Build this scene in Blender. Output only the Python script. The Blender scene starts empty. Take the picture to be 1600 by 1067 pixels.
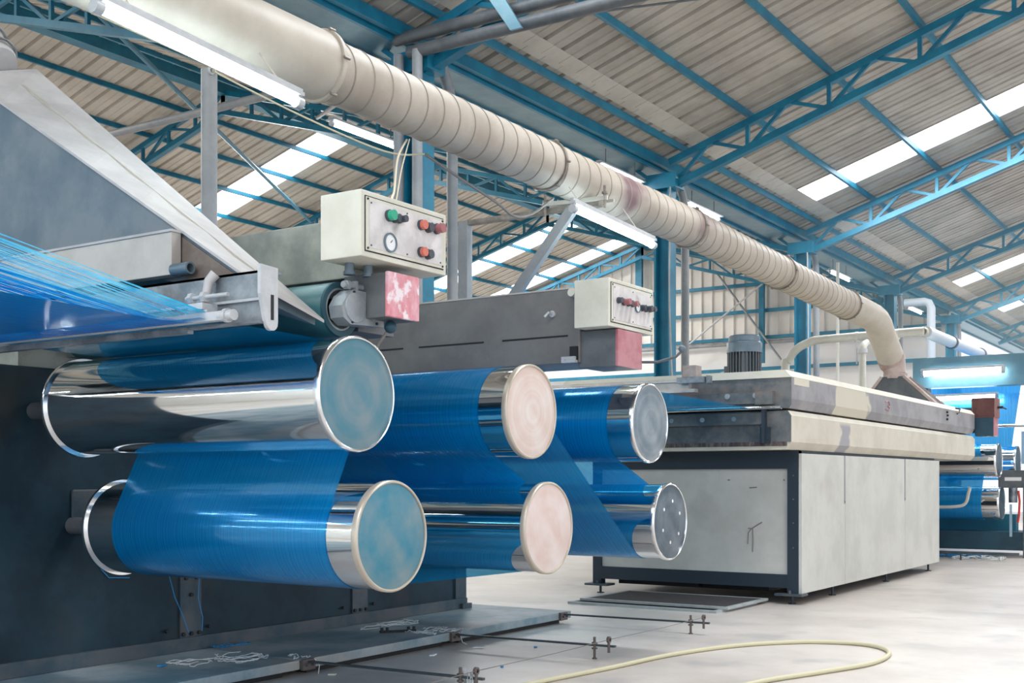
import bpy, bmesh, math, random
from mathutils import Vector, Matrix
random.seed(7)
PI = math.pi
scn = bpy.context.scene
col = scn.collection

# ------------------------------------------------------------------ camera
cd = bpy.data.cameras.new('camera'); cam = bpy.data.objects.new('camera', cd); col.objects.link(cam)
cd.sensor_width = 36.0; cd.lens = 1841.0/1600*36
cd.shift_y = 216.5/1600; cd.shift_x = 0.0
cd.clip_end = 200
cam.location = (0, 0, 1.1)
cam.rotation_euler = (PI/2, 0, math.atan2(.5494, .8356))
scn.camera = cam

# ------------------------------------------------------------------ world, lights, exposure
w = bpy.data.worlds.new('overcast'); scn.world = w; w.use_nodes = True
bg = w.node_tree.nodes['Background']; bg.inputs[0].default_value = (.86, .92, 1.0, 1); bg.inputs[1].default_value = 1.3
scn.view_settings.view_transform = 'Standard'; scn.view_settings.look = 'None'
scn.view_settings.exposure = 0.42; scn.view_settings.gamma = 1; scn.view_settings.use_curve_mapping = False

def area(name, loc, rot, sx, sy, power, color=(1, 1, 1)):
    l = bpy.data.lights.new(name, 'AREA'); l.shape = 'RECTANGLE'; l.size = sx; l.size_y = sy
    l.energy = power; l.color = color
    o = bpy.data.objects.new(name, l); col.objects.link(o); o.location = loc; o.rotation_euler = rot
    return o
# roof heights
def zr(x):  return 5.50 + .32*(x+7.0)          # right hall roof, rises away from the column line
def zl(x):  return 5.55 + .29*(-x-7.0) if x > -15.5 else 5.55 + .29*8.5 - .29*(-x-15.5)
RA, LA = math.atan(.32), math.atan(.29)
SKY_R = [(-2.9, -2.0), (7.4, 8.3), (18.0, 18.9), (28.3, 29.2), (33.4, 34.2)]  # first two strips are out of view, added for their light
SKY_L = [(5.6, 6.5), (17.2, 18.1), (26.5, 27.4), (29.4, 30.2)]
# daylight from the skylight strips, the seen ones and the added ones
for i, (a, b) in enumerate(SKY_R[:4]):
    xm, wd = (-1.6, 5.0) if i == 1 else (-2.6, 7.5)
    area('skylight_daylight', (xm, (a+b)/2, zr(xm)-.12), (0, -RA, 0), wd, .85, (360, 230, 380, 430)[i], (.95, .98, 1))
for i, (a, b) in enumerate(SKY_L[:3]):
    area('skylight_daylight', (-19.3, (a+b)/2, zl(-19.3)-.12), (0, -LA, 0), 7, .85, 330, (1, .97, .92))

# ------------------------------------------------------------------ materials
M = {}
def mat(name, color, rough=.5, metal=0, c2=None, scale=4, lo=.4, hi=.6, bump=0, bscale=60, coat=0, detail=6, stretch=None, spec=None, emit=None, alpha=None, aniso=0, c3=None, c3scale=1.5, c3lo=.55, c3hi=.6):
    m = bpy.data.materials.new(name); m.use_nodes = True; M[name] = m
    nt = m.node_tree; n = nt.nodes; L = nt.links
    p = n['Principled BSDF']
    p.inputs['Base Color'].default_value = (*color, 1); p.inputs['Roughness'].default_value = rough
    p.inputs['Metallic'].default_value = metal
    if coat: p.inputs['Coat Weight'].default_value = coat
    if spec is not None: p.inputs['Specular IOR Level'].default_value = spec
    if emit: p.inputs['Emission Color'].default_value = (*emit[0], 1); p.inputs['Emission Strength'].default_value = emit[1]
    geo = n.new('ShaderNodeNewGeometry'); mp = n.new('ShaderNodeMapping'); L.new(geo.outputs['Position'], mp.inputs[0])
    if stretch: mp.inputs['Scale'].default_value = stretch
    if c2:
        tx = n.new('ShaderNodeTexNoise'); tx.inputs['Scale'].default_value = scale; tx.inputs['Detail'].default_value = detail
        tx.inputs['Roughness'].default_value = .65
        L.new(mp.outputs[0], tx.inputs['Vector'])
        r = n.new('ShaderNodeValToRGB'); r.color_ramp.elements[0].position = lo; r.color_ramp.elements[1].position = hi
        r.color_ramp.elements[0].color = (*color, 1); r.color_ramp.elements[1].color = (*c2, 1)
        L.new(tx.outputs[0], r.inputs[0]); out = r.outputs[0]
        if c3:
            t3 = n.new('ShaderNodeTexNoise'); t3.inputs['Scale'].default_value = c3scale; t3.inputs['Detail'].default_value = 5
            L.new(geo.outputs['Position'], t3.inputs['Vector'])
            r3 = n.new('ShaderNodeValToRGB'); r3.color_ramp.elements[0].position = c3lo; r3.color_ramp.elements[1].position = c3hi
            L.new(t3.outputs[0], r3.inputs[0])
            mx = n.new('ShaderNodeMix'); mx.data_type = 'RGBA'; L.new(r3.outputs[0], mx.inputs[0]); L.new(out, mx.inputs[6]); mx.inputs[7].default_value = (*c3, 1)
            out = mx.outputs[2]
        L.new(out, p.inputs['Base Color'])
    if bump:
        t2 = n.new('ShaderNodeTexNoise'); t2.inputs['Scale'].default_value = bscale; L.new(mp.outputs[0], t2.inputs['Vector'])
        b = n.new('ShaderNodeBump'); b.inputs['Strength'].default_value = bump; b.inputs['Distance'].default_value = .01
        L.new(t2.outputs[0], b.inputs['Height']); L.new(b.outputs[0], p.inputs['Normal'])
    return m
mat('blue_paint', (.005, .145, .25), .42, c2=(.008, .20, .32), scale=3)
mat('grey_pipe', (.24, .26, .28), .45, c2=(.32, .33, .34), scale=3)
mat('gutter_metal', (.10, .22, .29), .4, .3, c2=(.15, .28, .34), scale=2)
mat('steel_dark', (.085, .10, .115), .5, .2, c2=(.14, .15, .16), scale=3)
mat('roof_sheet', (.37, .335, .29), .6, c2=(.49, .45, .395), scale=1.3, detail=8)
mat('roof_sheet_left', (.50, .46, .40), .6, c2=(.60, .56, .50), scale=1.3, detail=8)
mat('wall_sheet', (.80, .75, .69), .6, c2=(.88, .83, .77), scale=.6)
mat('wall_plain', (.82, .80, .78), .7, c2=(.9, .88, .86), scale=.6)
mat('floor', (.50, .445, .405), .42, c2=(.66, .60, .555), scale=.9, lo=.35, hi=.65, bump=.06, bscale=30, c3=(.42, .40, .385), c3scale=2.2, c3lo=.55, c3hi=.75)
mat('duct_cream', (.40, .345, .285), .5, c2=(.50, .445, .38), scale=2.2, c3=(.20, .12, .13), c3scale=1.1, c3lo=.60, c3hi=.70)
mat('duct_seam', (.29, .25, .205), .5, c2=(.34, .30, .25), scale=3)
mat('duct_smooth', (.46, .41, .345), .5, c2=(.54, .49, .42), scale=2.2)
mat('duct_rust', (.36, .25, .23), .55, c2=(.50, .40, .37), scale=5)
mat('clamp_steel', (.20, .17, .15), .5, .5, c2=(.35, .32, .28), scale=9)
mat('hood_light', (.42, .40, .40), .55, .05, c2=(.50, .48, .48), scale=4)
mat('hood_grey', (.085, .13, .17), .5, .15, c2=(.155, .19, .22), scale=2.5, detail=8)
mat('hood_beige', (.42, .385, .35), .45, .15, c2=(.52, .48, .44), scale=3)
mat('brown_steel', (.15, .115, .095), .5, .2, c2=(.22, .18, .155), scale=5)
mat('galvanised', (.13, .155, .18), .35, .5, c2=(.30, .33, .36), scale=5, detail=8, c3=(.10, .09, .09), c3scale=3, c3lo=.6, c3hi=.7)
mat('white_metal', (.46, .48, .50), .4, .2, c2=(.56, .57, .59), scale=8)
mat('frame_dark', (.004, .022, .038), .55, .15, c2=(.011, .043, .064), scale=2.2, detail=10, c3=(.055, .055, .05), c3scale=1.3, c3lo=.55, c3hi=.75)
mat('frame_trim', (.05, .085, .11), .5, .3, c2=(.11, .12, .13), scale=4)
mat('platform', (.17, .26, .30), .5, .1, c2=(.36, .40, .42), scale=2.6, detail=10, c3=(.42, .40, .37), c3scale=1.4, c3lo=.54, c3hi=.68)
mat('bolt', (.03, .035, .04), .5, .5)
mat('beam_green', (.22, .24, .215), .5, .1, c2=(.38, .39, .35), scale=2.5, detail=8)
mat('beam_grey', (.145, .14, .14), .5, .1, c2=(.20, .195, .19), scale=2.5, detail=8)
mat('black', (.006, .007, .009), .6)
mat('box_cream', (.60, .59, .50), .45, c2=(.70, .69, .61), scale=3, detail=8)
mat('panel_face', (.56, .54, .54), .4, .1, c2=(.72, .69, .69), scale=9, detail=8, c3=(.36, .34, .33), c3scale=7, c3lo=.6, c3hi=.72)
mat('green_button', (.02, .36, .22), .35)
mat('red_button', (.60, .16, .11), .4)
mat('maroon_button', (.34, .12, .13), .4)
mat('black_button', (.05, .06, .08), .4)
mat('dial_white', (.8, .82, .84), .3)
mat('red_plate', (.60, .12, .15), .32, .05, c2=(.74, .44, .50), scale=9, lo=.38, hi=.66, detail=9, stretch=(1, 1, .5), c3=(.82, .72, .76), c3scale=16, c3lo=.52, c3hi=.60)
mat('red_plate_plain', (.42, .13, .16), .4, .1, c2=(.50, .22, .25), scale=8)
mat('rubber_teal', (.035, .12, .135), .35, c2=(.05, .15, .16), scale=6)
mat('rubber_ring', (.02, .075, .10), .5)
mat('bracket_grey', (.26, .30, .33), .42, .3, c2=(.34, .37, .39), scale=10)
mat('oven_cream', (.62, .59, .49), .5, c2=(.70, .67, .57), scale=2, detail=8)
mat('oven_panel', (.56, .56, .52), .5, c2=(.64, .64, .60), scale=2.3, detail=8, c3=(.48, .47, .42), c3scale=1.8, c3lo=.60, c3hi=.78)
mat('oven_dirty', (.085, .105, .12), .45, .3, c2=(.19, .19, .19), scale=4, detail=9, c3=(.24, .18, .16), c3scale=3.5, c3lo=.60, c3hi=.72)
mat('oven_patch', (.30, .28, .29), .5, .1, c2=(.36, .34, .35), scale=6, c3=(.62, .59, .49), c3scale=1.05, c3lo=.545, c3hi=.56)
mat('oven_patch_cream', (.62, .58, .48), .5, .1, c2=(.68, .65, .55), scale=3, c3=(.36, .34, .36), c3scale=1.5, c3lo=.645, c3hi=.66)
def band_mat(name, base, base2, other, y0, y1, z0=None, edge=.02, wob=.35, sc=2.2):
    m = mat(name, base, .5, .1, c2=base2, scale=3, detail=8)
    nt = m.node_tree; n = nt.nodes; L = nt.links; p = n['Principled BSDF']
    src = p.inputs['Base Color'].links[0].from_socket
    geo = n.new('ShaderNodeNewGeometry'); sep = n.new('ShaderNodeSeparateXYZ'); L.new(geo.outputs['Position'], sep.inputs[0])
    nz = n.new('ShaderNodeTexNoise'); nz.inputs['Scale'].default_value = sc; nz.inputs['Detail'].default_value = 4; L.new(geo.outputs['Position'], nz.inputs['Vector'])
    ad = n.new('ShaderNodeMath'); ad.operation = 'MULTIPLY_ADD'; ad.inputs[1].default_value = wob*2; L.new(nz.outputs[0], ad.inputs[0]); L.new(sep.outputs[1], ad.inputs[2])
    def step(src_, v, inv):
        k = n.new('ShaderNodeMapRange'); k.inputs[1].default_value = v-edge; k.inputs[2].default_value = v+edge
        k.inputs[3].default_value = 1 if inv else 0; k.inputs[4].default_value = 0 if inv else 1; L.new(src_, k.inputs[0]); return k.outputs[0]
    a = step(ad.outputs[0], y0+wob, False); c = step(ad.outputs[0], y1+wob, True)
    mu = n.new('ShaderNodeMath'); mu.operation = 'MULTIPLY'; L.new(a, mu.inputs[0]); L.new(c, mu.inputs[1]); f = mu.outputs[0]
    if z0:
        d = step(sep.outputs[2], z0, True); m2 = n.new('ShaderNodeMath'); m2.operation = 'MULTIPLY'; L.new(f, m2.inputs[0]); L.new(d, m2.inputs[1]); f = m2.outputs[0]
    mx = n.new('ShaderNodeMix'); mx.data_type = 'RGBA'; L.new(f, mx.inputs[0]); L.new(src, mx.inputs[6]); mx.inputs[7].default_value = (*other, 1)
    L.new(mx.outputs[2], p.inputs['Base Color'])
band_mat('oven_lid_paint', (.27, .265, .285), (.38, .37, .38), (.64, .60, .49), 11.0, 12.0)
band_mat('oven_lower_paint', (.60, .56, .46), (.68, .64, .54), (.36, .35, .38), 11.08, 11.42, 1.63, wob=.2, sc=4)
mat('oven_frame', (.028, .045, .065), .5, .2)
mat('oven_stain', (.07, .045, .05), .5, .1, c2=(.20, .17, .14), scale=10, lo=.45, hi=.65, stretch=(3, 1, .6))
mat('scratch', (.25, .22, .22), .6)
mat('sticker', (.70, .66, .54), .5)
mat('motor_blue', (.10, .15, .19), .4, .2, c2=(.15, .20, .24), scale=6)
mat('motor_fin', (.13, .15, .17), .4, .3)
mat('motor_green', (.01, .08, .09), .45)
mat('pipe_cream', (.58, .56, .49), .45, c2=(.66, .64, .58), scale=3)
mat('mat_dark', (.075, .065, .065), .7)
mat('mat_rim', (.36, .40, .40), .5, c2=(.45, .48, .48), scale=9)
mat('hose', (.60, .56, .38), .5)
mat('thread_white', (.75, .78, .78), .6)
mat('thread_blue', (.02, .25, .55), .5)
mat('paper_white', (.85, .85, .85), .6)
mat('pipe_white', (.56, .60, .64), .5)
mat('rod_steel', (.07, .09, .10), .5, .4)
mat('rod_rust', (.16, .13, .12), .6, .3)
mat('cable_cream', (.72, .66, .48), .5)
mat('cable_grey', (.2, .19, .18), .5)
mat('cable_dark', (.03, .03, .03), .5)
mat('brown_box', (.24, .10, .095), .5, c2=(.30, .14, .13), scale=5)
mat('bg_dark', (.012, .05, .08), .5, c2=(.02, .08, .12), scale=3)
mat('bg_teal', (.01, .14, .20), .5, c2=(.015, .18, .26), scale=3)
mat('bg_light', (.35, .50, .62), .5)
mat('rail_metal', (.46, .42, .39), .35, .4, c2=(.58, .53, .50), scale=6)
mat('rust_block', (.30, .24, .22), .45, .3, c2=(.40, .34, .32), scale=6)
mat('chrome', (.86, .87, .88), .055, 1.0)
mat('chrome_rim', (.80, .82, .84), .16, 1.0)
mat('rim_cream', (.56, .50, .42), .35, .5)
mat('red_cloth', (.6, .05, .04), .6)

def cap_mat(name, cA, cB, ring=30, metal=.55, rough=.42):
    """turned end cap: faint concentric marks round its own centre"""
    m = bpy.data.materials.new(name); m.use_nodes = True; M[name] = m
    nt = m.node_tree; n = nt.nodes; L = nt.links; p = n['Principled BSDF']
    tc = n.new('ShaderNodeTexCoord'); sep = n.new('ShaderNodeSeparateXYZ'); L.new(tc.outputs['Object'], sep.inputs[0])
    y2 = n.new('ShaderNodeMath'); y2.operation = 'MULTIPLY'; L.new(sep.outputs[1], y2.inputs[0]); L.new(sep.outputs[1], y2.inputs[1])
    z2 = n.new('ShaderNodeMath'); z2.operation = 'MULTIPLY'; L.new(sep.outputs[2], z2.inputs[0]); L.new(sep.outputs[2], z2.inputs[1])
    s = n.new('ShaderNodeMath'); s.operation = 'ADD'; L.new(y2.outputs[0], s.inputs[0]); L.new(z2.outputs[0], s.inputs[1])
    q = n.new('ShaderNodeMath'); q.operation = 'SQRT'; L.new(s.outputs[0], q.inputs[0])
    cmb = n.new('ShaderNodeCombineXYZ'); L.new(q.outputs[0], cmb.inputs[0])
    nz = n.new('ShaderNodeTexNoise'); nz.inputs['Scale'].default_value = ring; nz.inputs['Detail'].default_value = 4
    L.new(cmb.outputs[0], nz.inputs['Vector'])
    nb = n.new('ShaderNodeTexNoise'); nb.inputs['Scale'].default_value = 7; nb.inputs['Detail'].default_value = 8; L.new(tc.outputs['Object'], nb.inputs['Vector'])
    mx0 = n.new('ShaderNodeMath'); mx0.operation = 'ADD'; L.new(nz.outputs[0], mx0.inputs[0]); L.new(nb.outputs[0], mx0.inputs[1])
    r = n.new('ShaderNodeValToRGB'); r.color_ramp.elements[0].position = .40; r.color_ramp.elements[1].position = .62
    r.color_ramp.elements[0].color = (*cA, 1); r.color_ramp.elements[1].color = (*cB, 1)
    h = n.new('ShaderNodeMath'); h.operation = 'MULTIPLY'; h.inputs[1].default_value = .5; L.new(mx0.outputs[0], h.inputs[0])
    L.new(h.outputs[0], r.inputs[0]); L.new(r.outputs[0], p.inputs['Base Color'])
    p.inputs['Metallic'].default_value = metal; p.inputs['Roughness'].default_value = rough
    return m
cap_mat('cap_blue_grey', (.08, .21, .27), (.19, .26, .29), ring=14)
cap_mat('cap_teal', (.045, .22, .31), (.21, .29, .32), ring=4)
cap_mat('cap_pink', (.66, .52, .46), (.74, .66, .62), metal=.3)
cap_mat('cap_pink_white', (.66, .50, .45), (.76, .68, .66), ring=6, metal=.3)
cap_mat('cap_grey', (.15, .20, .24), (.30, .34, .37), ring=16)
cap_mat('cap_dark', (.06, .09, .12), (.17, .21, .24), ring=10)

def web_mat(name, cA, cB, alpha, sc=55, metal=.35, rough=.28):
    """sheet of fine parallel plastic tapes, seen through where they thin out"""
    m = bpy.data.materials.new(name); m.use_nodes = True; M[name] = m
    nt = m.node_tree; n = nt.nodes; L = nt.links; p = n['Principled BSDF']; outn = n['Material Output']
    geo = n.new('ShaderNodeNewGeometry'); sep = n.new('ShaderNodeSeparateXYZ'); L.new(geo.outputs['Position'], sep.inputs[0])
    cmb = n.new('ShaderNodeCombineXYZ'); L.new(sep.outputs[0], cmb.inputs[0])
    nz = n.new('ShaderNodeTexNoise'); nz.inputs['Scale'].default_value = sc; nz.inputs['Detail'].default_value = 3; L.new(cmb.outputs[0], nz.inputs['Vector'])
    r = n.new('ShaderNodeValToRGB'); r.color_ramp.elements[0].position = .35; r.color_ramp.elements[1].position = .65
    r.color_ramp.elements[0].color = (*cA, 1); r.color_ramp.elements[1].color = (*cB, 1)
    L.new(nz.outputs[0], r.inputs[0]); L.new(r.outputs[0], p.inputs['Base Color'])
    p.inputs['Metallic'].default_value = metal; p.inputs['Roughness'].default_value = rough
    p.inputs['Coat Weight'].default_value = 1.0; p.inputs['Coat Roughness'].default_value = .07
    tr = n.new('ShaderNodeBsdfTransparent'); tr.inputs[0].default_value = (.25, .75, 1, 1)
    mx = n.new('ShaderNodeMixShader')
    mr = n.new('ShaderNodeMapRange'); mr.inputs[1].default_value = .3; mr.inputs[2].default_value = .7
    mr.inputs[3].default_value = alpha-.10; mr.inputs[4].default_value = alpha+.10
    L.new(nz.outputs[0], mr.inputs[0]); L.new(mr.outputs[0], mx.inputs[0]); L.new(tr.outputs[0], mx.inputs[1])
    tl = n.new('ShaderNodeBsdfTranslucent'); L.new(r.outputs[0], tl.inputs[0]); m2 = n.new('ShaderNodeMixShader'); m2.inputs[0].default_value = .18
    L.new(p.outputs[0], m2.inputs[1]); L.new(tl.outputs[0], m2.inputs[2]); L.new(m2.outputs[0], mx.inputs[2])
    L.new(mx.outputs[0], outn.inputs[0])
    return m
web_mat('web_blue', (.0, .25, .66), (.0, .41, .84), .74, sc=150, metal=.45, rough=.2)
web_mat('web_bg', (.0, .30, .76), (.0, .40, .86), .88)
m = mat('yarn_cyan', (.02, .48, .80), .25, .0, c2=(.25, .75, .92), scale=3, coat=.5)
m = mat('yarn_blue', (.0, .28, .72), .25, .0, c2=(.02, .42, .85), scale=3, coat=.5)

for nm in ('yarn_cyan', 'yarn_blue'):        # thin plastic tapes let part of the daylight through
    nt = M[nm].node_tree; n = nt.nodes; L = nt.links; p = n['Principled BSDF']
    tl = n.new('ShaderNodeBsdfTranslucent'); L.new(p.inputs['Base Color'].links[0].from_socket, tl.inputs[0])
    mx = n.new('ShaderNodeMixShader'); mx.inputs[0].default_value = .5
    L.new(p.outputs[0], mx.inputs[1]); L.new(tl.outputs[0], mx.inputs[2]); L.new(mx.outputs[0], n['Material Output'].inputs[0])

def emis(name, color, s):
    m = bpy.data.materials.new(name); m.use_nodes = True; M[name] = m
    nt = m.node_tree; n = nt.nodes; p = n['Principled BSDF']
    p.inputs['Base Color'].default_value = (.8, .8, .8, 1)
    p.inputs['Emission Color'].default_value = (*color, 1); p.inputs['Emission Strength'].default_value = s
    return m
emis('skylight', (.95, .98, 1), 5.0)
emis('tube_light', (.80, .97, 1.0), 22.0)
emis('tube_light_far', (.75, .95, 1.0), 14.0)

# ------------------------------------------------------------------ mesh helpers
ORG = {}
class MB:
    def __init__(s): s.v = []; s.f = []; s.sm = []
    def add(s, vs, fs, smooth=False):
        b = len(s.v); s.v += [tuple(v) for v in vs]
        for f in fs: s.f.append(tuple(b+i for i in f)); s.sm.append(smooth)
        return s
    def box(s, x0, x1, y0, y1, z0, z1, bev=0):
        if x0 > x1: x0, x1 = x1, x0
        if y0 > y1: y0, y1 = y1, y0
        if z0 > z1: z0, z1 = z1, z0
        if bev <= 0:
            vs = [(x, y, z) for z in (z0, z1) for y in (y0, y1) for x in (x0, x1)]
            return s.add(vs, [(0, 2, 3, 1), (4, 5, 7, 6), (0, 1, 5, 4), (2, 6, 7, 3), (0, 4, 6, 2), (1, 3, 7, 5)])
        bm = bmesh.new(); bmesh.ops.create_cube(bm, size=1)
        for v in bm.verts:
            v.co = Vector(((x0+x1)/2+v.co.x*(x1-x0), (y0+y1)/2+v.co.y*(y1-y0), (z0+z1)/2+v.co.z*(z1-z0)))
        bmesh.ops.bevel(bm, geom=list(bm.edges), offset=bev, segments=2, affect='EDGES', profile=.6)
        bm.verts.index_update()
        s.add([v.co[:] for v in bm.verts], [[v.index for v in f.verts] for f in bm.faces]); bm.free(); return s
    def bar(s, p, q, w, h=None, up=(0, 0, 1)):
        h = h or w; p = Vector(p); q = Vector(q); d = (q-p).normalized(); u = Vector(up)
        if abs(d.dot(u)) > .98: u = Vector((1, 0, 0))
        a = d.cross(u).normalized()*w/2; b = a.cross(d).normalized()*h/2
        vs = []
        for o in (p, q): vs += [o-a-b, o+a-b, o+a+b, o-a+b]
        return s.add(vs, [(0, 1, 2, 3), (7, 6, 5, 4), (0, 4, 5, 1), (1, 5, 6, 2), (2, 6, 7, 3), (3, 7, 4, 0)])
    def tube(s, pts, r, n=12, cap=True):
        pts = [Vector(p) for p in pts]; rings = []
        rs = r if isinstance(r, (list, tuple)) else [r]*len(pts)
        prev = None
        for i, p in enumerate(pts):
            d = (pts[min(i+1, len(pts)-1)]-pts[max(i-1, 0)]).normalized()
            if prev is None:
                u = Vector((0, 0, 1)) if abs(d.z) < .9 else Vector((1, 0, 0)); a = d.cross(u).normalized()
            else:
                a = (prev - d*prev.dot(d)).normalized()
            prev = a; b = d.cross(a).normalized()
            rings.append([p + (a*math.cos(2*PI*k/n)+b*math.sin(2*PI*k/n))*rs[i] for k in range(n)])
        vs = [v for R in rings for v in R]; fs = []
        for i in range(len(rings)-1):
            for k in range(n): fs.append((i*n+k, i*n+(k+1) % n, (i+1)*n+(k+1) % n, (i+1)*n+k))
        s.add(vs, fs, True)
        if cap:
            s.add(rings[0], [tuple(range(n))[::-1]]); s.add(rings[-1], [tuple(range(n))])
        return s
    def cyl(s, p, q, r, n=24): return s.tube([p, q], r, n)
    def lathe(s, prof, c, axis='x', n=48, smooth=True):
        """prof: (along, radius)"""
        vs = []
        for a, r in prof:
            for k in range(n):
                t = 2*PI*k/n; u, v = r*math.cos(t), r*math.sin(t)
                vs.append({'x': (c[0]+a, c[1]+u, c[2]+v), 'y': (c[0]+v, c[1]+a, c[2]+u), 'z': (c[0]+u, c[1]+v, c[2]+a)}[axis])
        fs = []
        for i in range(len(prof)-1):
            for k in range(n): fs.append((i*n+k, i*n+(k+1) % n, (i+1)*n+(k+1) % n, (i+1)*n+k))
        s.add(vs, fs, smooth); return s
    def prism(s, poly, axis, a0, a1):
        """poly of 2D points extruded; axis 'y': poly=(x,z); 'x': poly=(y,z); 'z': poly=(x,y)"""
        f = {'y': lambda p, a: (p[0], a, p[1]), 'x': lambda p, a: (a, p[0], p[1]), 'z': lambda p, a: (p[0], p[1], a)}[axis]
        n = len(poly); vs = [f(p, a0) for p in poly]+[f(p, a1) for p in poly]
        return s.add(vs, [tuple(range(n))[::-1], tuple(range(n, 2*n))]+[(i, (i+1) % n, n+(i+1) % n, n+i) for i in range(n)])
    def build(s, name, m, parent=None, fix=True):
        me = bpy.data.meshes.new(name)
        o = bpy.data.objects.new(name, me); col.objects.link(o)
        org = ORG.get(parent.name, Vector((0, 0, 0))) if parent else None
        vs = [Vector(v) for v in s.v]
        if parent is None:
            lo = Vector([min(v[i] for v in vs) for i in range(3)]); hi = Vector([max(v[i] for v in vs) for i in range(3)])
            org = Vector(((lo.x+hi.x)/2, (lo.y+hi.y)/2, lo.z)); o.location = org
        else: o.parent = parent
        ORG[o.name] = org
        me.from_pydata([v-org for v in vs], [], s.f); me.update()
        me.polygons.foreach_set('use_smooth', s.sm)
        if fix:
            bm = bmesh.new(); bm.from_mesh(me); bmesh.ops.remove_doubles(bm, verts=bm.verts, dist=1e-5)
            bmesh.ops.recalc_face_normals(bm, faces=bm.faces); bm.to_mesh(me); bm.free()
            if any(s.sm):
                try: me.set_sharp_from_angle(angle=math.radians(40))
                except Exception: pass
        me.materials.append(M[m] if isinstance(m, str) else m)
        return o
def tag(o, label=None, cat=None, group=None, kind=None):
    if label: o['label'] = label
    if cat: o['category'] = cat
    if group: o['group'] = group
    if kind: o['kind'] = kind
    return o
def thing(name, loc, label, cat, group=None):
    o = bpy.data.objects.new(name, None); col.objects.link(o); o.location = loc; o.empty_display_size = .1
    ORG[o.name] = Vector(loc); return tag(o, label, cat, group)
def copy_tree(o, parent=None, loc=None, rz=None):
    c = o.copy(); col.objects.link(c); c.parent = parent
    if loc is not None: c.location = loc
    if rz is not None: c.rotation_euler = (0, 0, rz)
    for ch in list(o.children): copy_tree(ch, c)
    return c
def stage(name, mb, m, label=None, cat='structure'):
    o = mb.build(name, m); o['kind'] = 'structure'
    if label: o['label'] = label
    return o

# ------------------------------------------------------------------ THE SETTING
b = MB(); b.box(-26, 12, -6, 44, -.15, 0); stage('floor', b, 'floor', 'pale worn concrete factory floor')

def corrugated(name, m, x0, x1, zf, y0, y1, gaps, pitch=.36, depth=.055, t=.004):
    """ribbed sheet, ribs running up the slope"""
    spans = []; y = y0
    for a, c in sorted(gaps): spans.append((y, a)); y = c
    spans.append((y, y1))
    b = MB()
    for a, c in spans:
        k = max(1, round((c-a)/pitch)); p = (c-a)/k; ys = []
        for i in range(k):
            s0 = a+i*p
            ys += [(s0, 0), (s0+p*.38, 0), (s0+p*.41, -.012), (s0+p*.44, 0), (s0+p*.78, 0), (s0+p*.82, depth), (s0+p*.95, depth)]
        ys.append((c, 0))
        vs = []
        for yy, d in ys: vs += [(x0, yy, zf(x0)+d), (x1, yy, zf(x1)+d)]
        b.add(vs, [(2*i, 2*i+1, 2*i+3, 2*i+2) for i in range(len(ys)-1)])
    return stage(name, b, m)
tag(corrugated('ceiling', 'roof_sheet', -6.6, 1.5, zr, -6, 44, SKY_R), 'ribbed grey roof sheets rising to the right above the duct')
tag(corrugated('ceiling', 'roof_sheet', -7.1, -6.6, zr, -6, 44, []), 'lowest strip of ribbed roof sheet beside the valley gutter')
zr2 = lambda x: zr(1.5) - .32*(x-1.5)
tag(corrugated('ceiling', 'roof_sheet', 1.5, 11, zr2, -6, 44, SKY_R), 'ribbed roof sheets beyond the ridge of the near hall')
tag(corrugated('ceiling', 'roof_sheet_left', -7.1, -15.5, zl, -6, 31, []), 'roof sheets of the side hall rising from the valley gutter')
tag(corrugated('ceiling', 'roof_sheet_left', -15.5, -25.5, zl, -6, 31, SKY_L), 'roof sheets of the side hall falling away past its ridge')
k = 1
for (a, c) in SKY_R:
    b = MB(); b.add([(-6.6, a, zr(-6.6)+.03), (1.4, a, zr(1.4)+.03), (1.4, c, zr(1.4)+.03), (-6.6, c, zr(-6.6)+.03)], [(0, 1, 2, 3)])
    b.add([(1.6, a, zr2(1.6)+.03), (10.8, a, zr2(10.8)+.03), (10.8, c, zr2(10.8)+.03), (1.6, c, zr2(1.6)+.03)], [(0, 1, 2, 3)])
    stage('window_%d' % k, b, 'skylight', 'bright white skylight strip in the near hall roof'); k += 1
for (a, c) in SKY_L:
    b = MB(); b.add([(-15.8, a, zl(-15.8)+.03), (-25, a, zl(-25)+.03), (-25, c, zl(-25)+.03), (-15.8, c, zl(-15.8)+.03)], [(0, 1, 2, 3)])
    stage('window_%d' % k, b, 'skylight', 'bright white skylight strip in the side hall roof'); k += 1
# flat flashing along the valley and the gutter
b = MB(); b.add([(-6.68, -6, zr(-6.68)-.008), (-6.44, -6, zr(-6.44)-.008), (-6.44, 44, zr(-6.44)-.008), (-6.68, 44, zr(-6.68)-.008), (-6.68, -6, zr(-6.68)-.003), (-6.44, -6, zr(-6.44)-.003), (-6.44, 44, zr(-6.44)-.003), (-6.68, 44, zr(-6.68)-.003)], [(0, 1, 2, 3), (4, 7, 6, 5), (0, 4, 5, 1), (1, 5, 6, 2), (2, 6, 7, 3), (3, 7, 4, 0)]); stage('trim_1', b, 'roof_sheet_left', 'flat pale flashing strip beside the valley gutter')
b = MB()
b.box(-7.10, -7.03, -6, 44, 5.34, 5.46); b.box(-7.17, -7.13, -6, 44, 5.30, 5.44); b.box(-7.66, -7.60, -6, 44, 5.28, 5.50)
stage('trim_3', b, 'blue_paint', 'blue beams either side of the valley gutter')
b = MB(); b.box(-7.60, -7.17, -6, 44, 5.32, 5.34)
stage('trim_2', b, 'gutter_metal', 'blue-grey valley gutter running along the column line')
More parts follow.
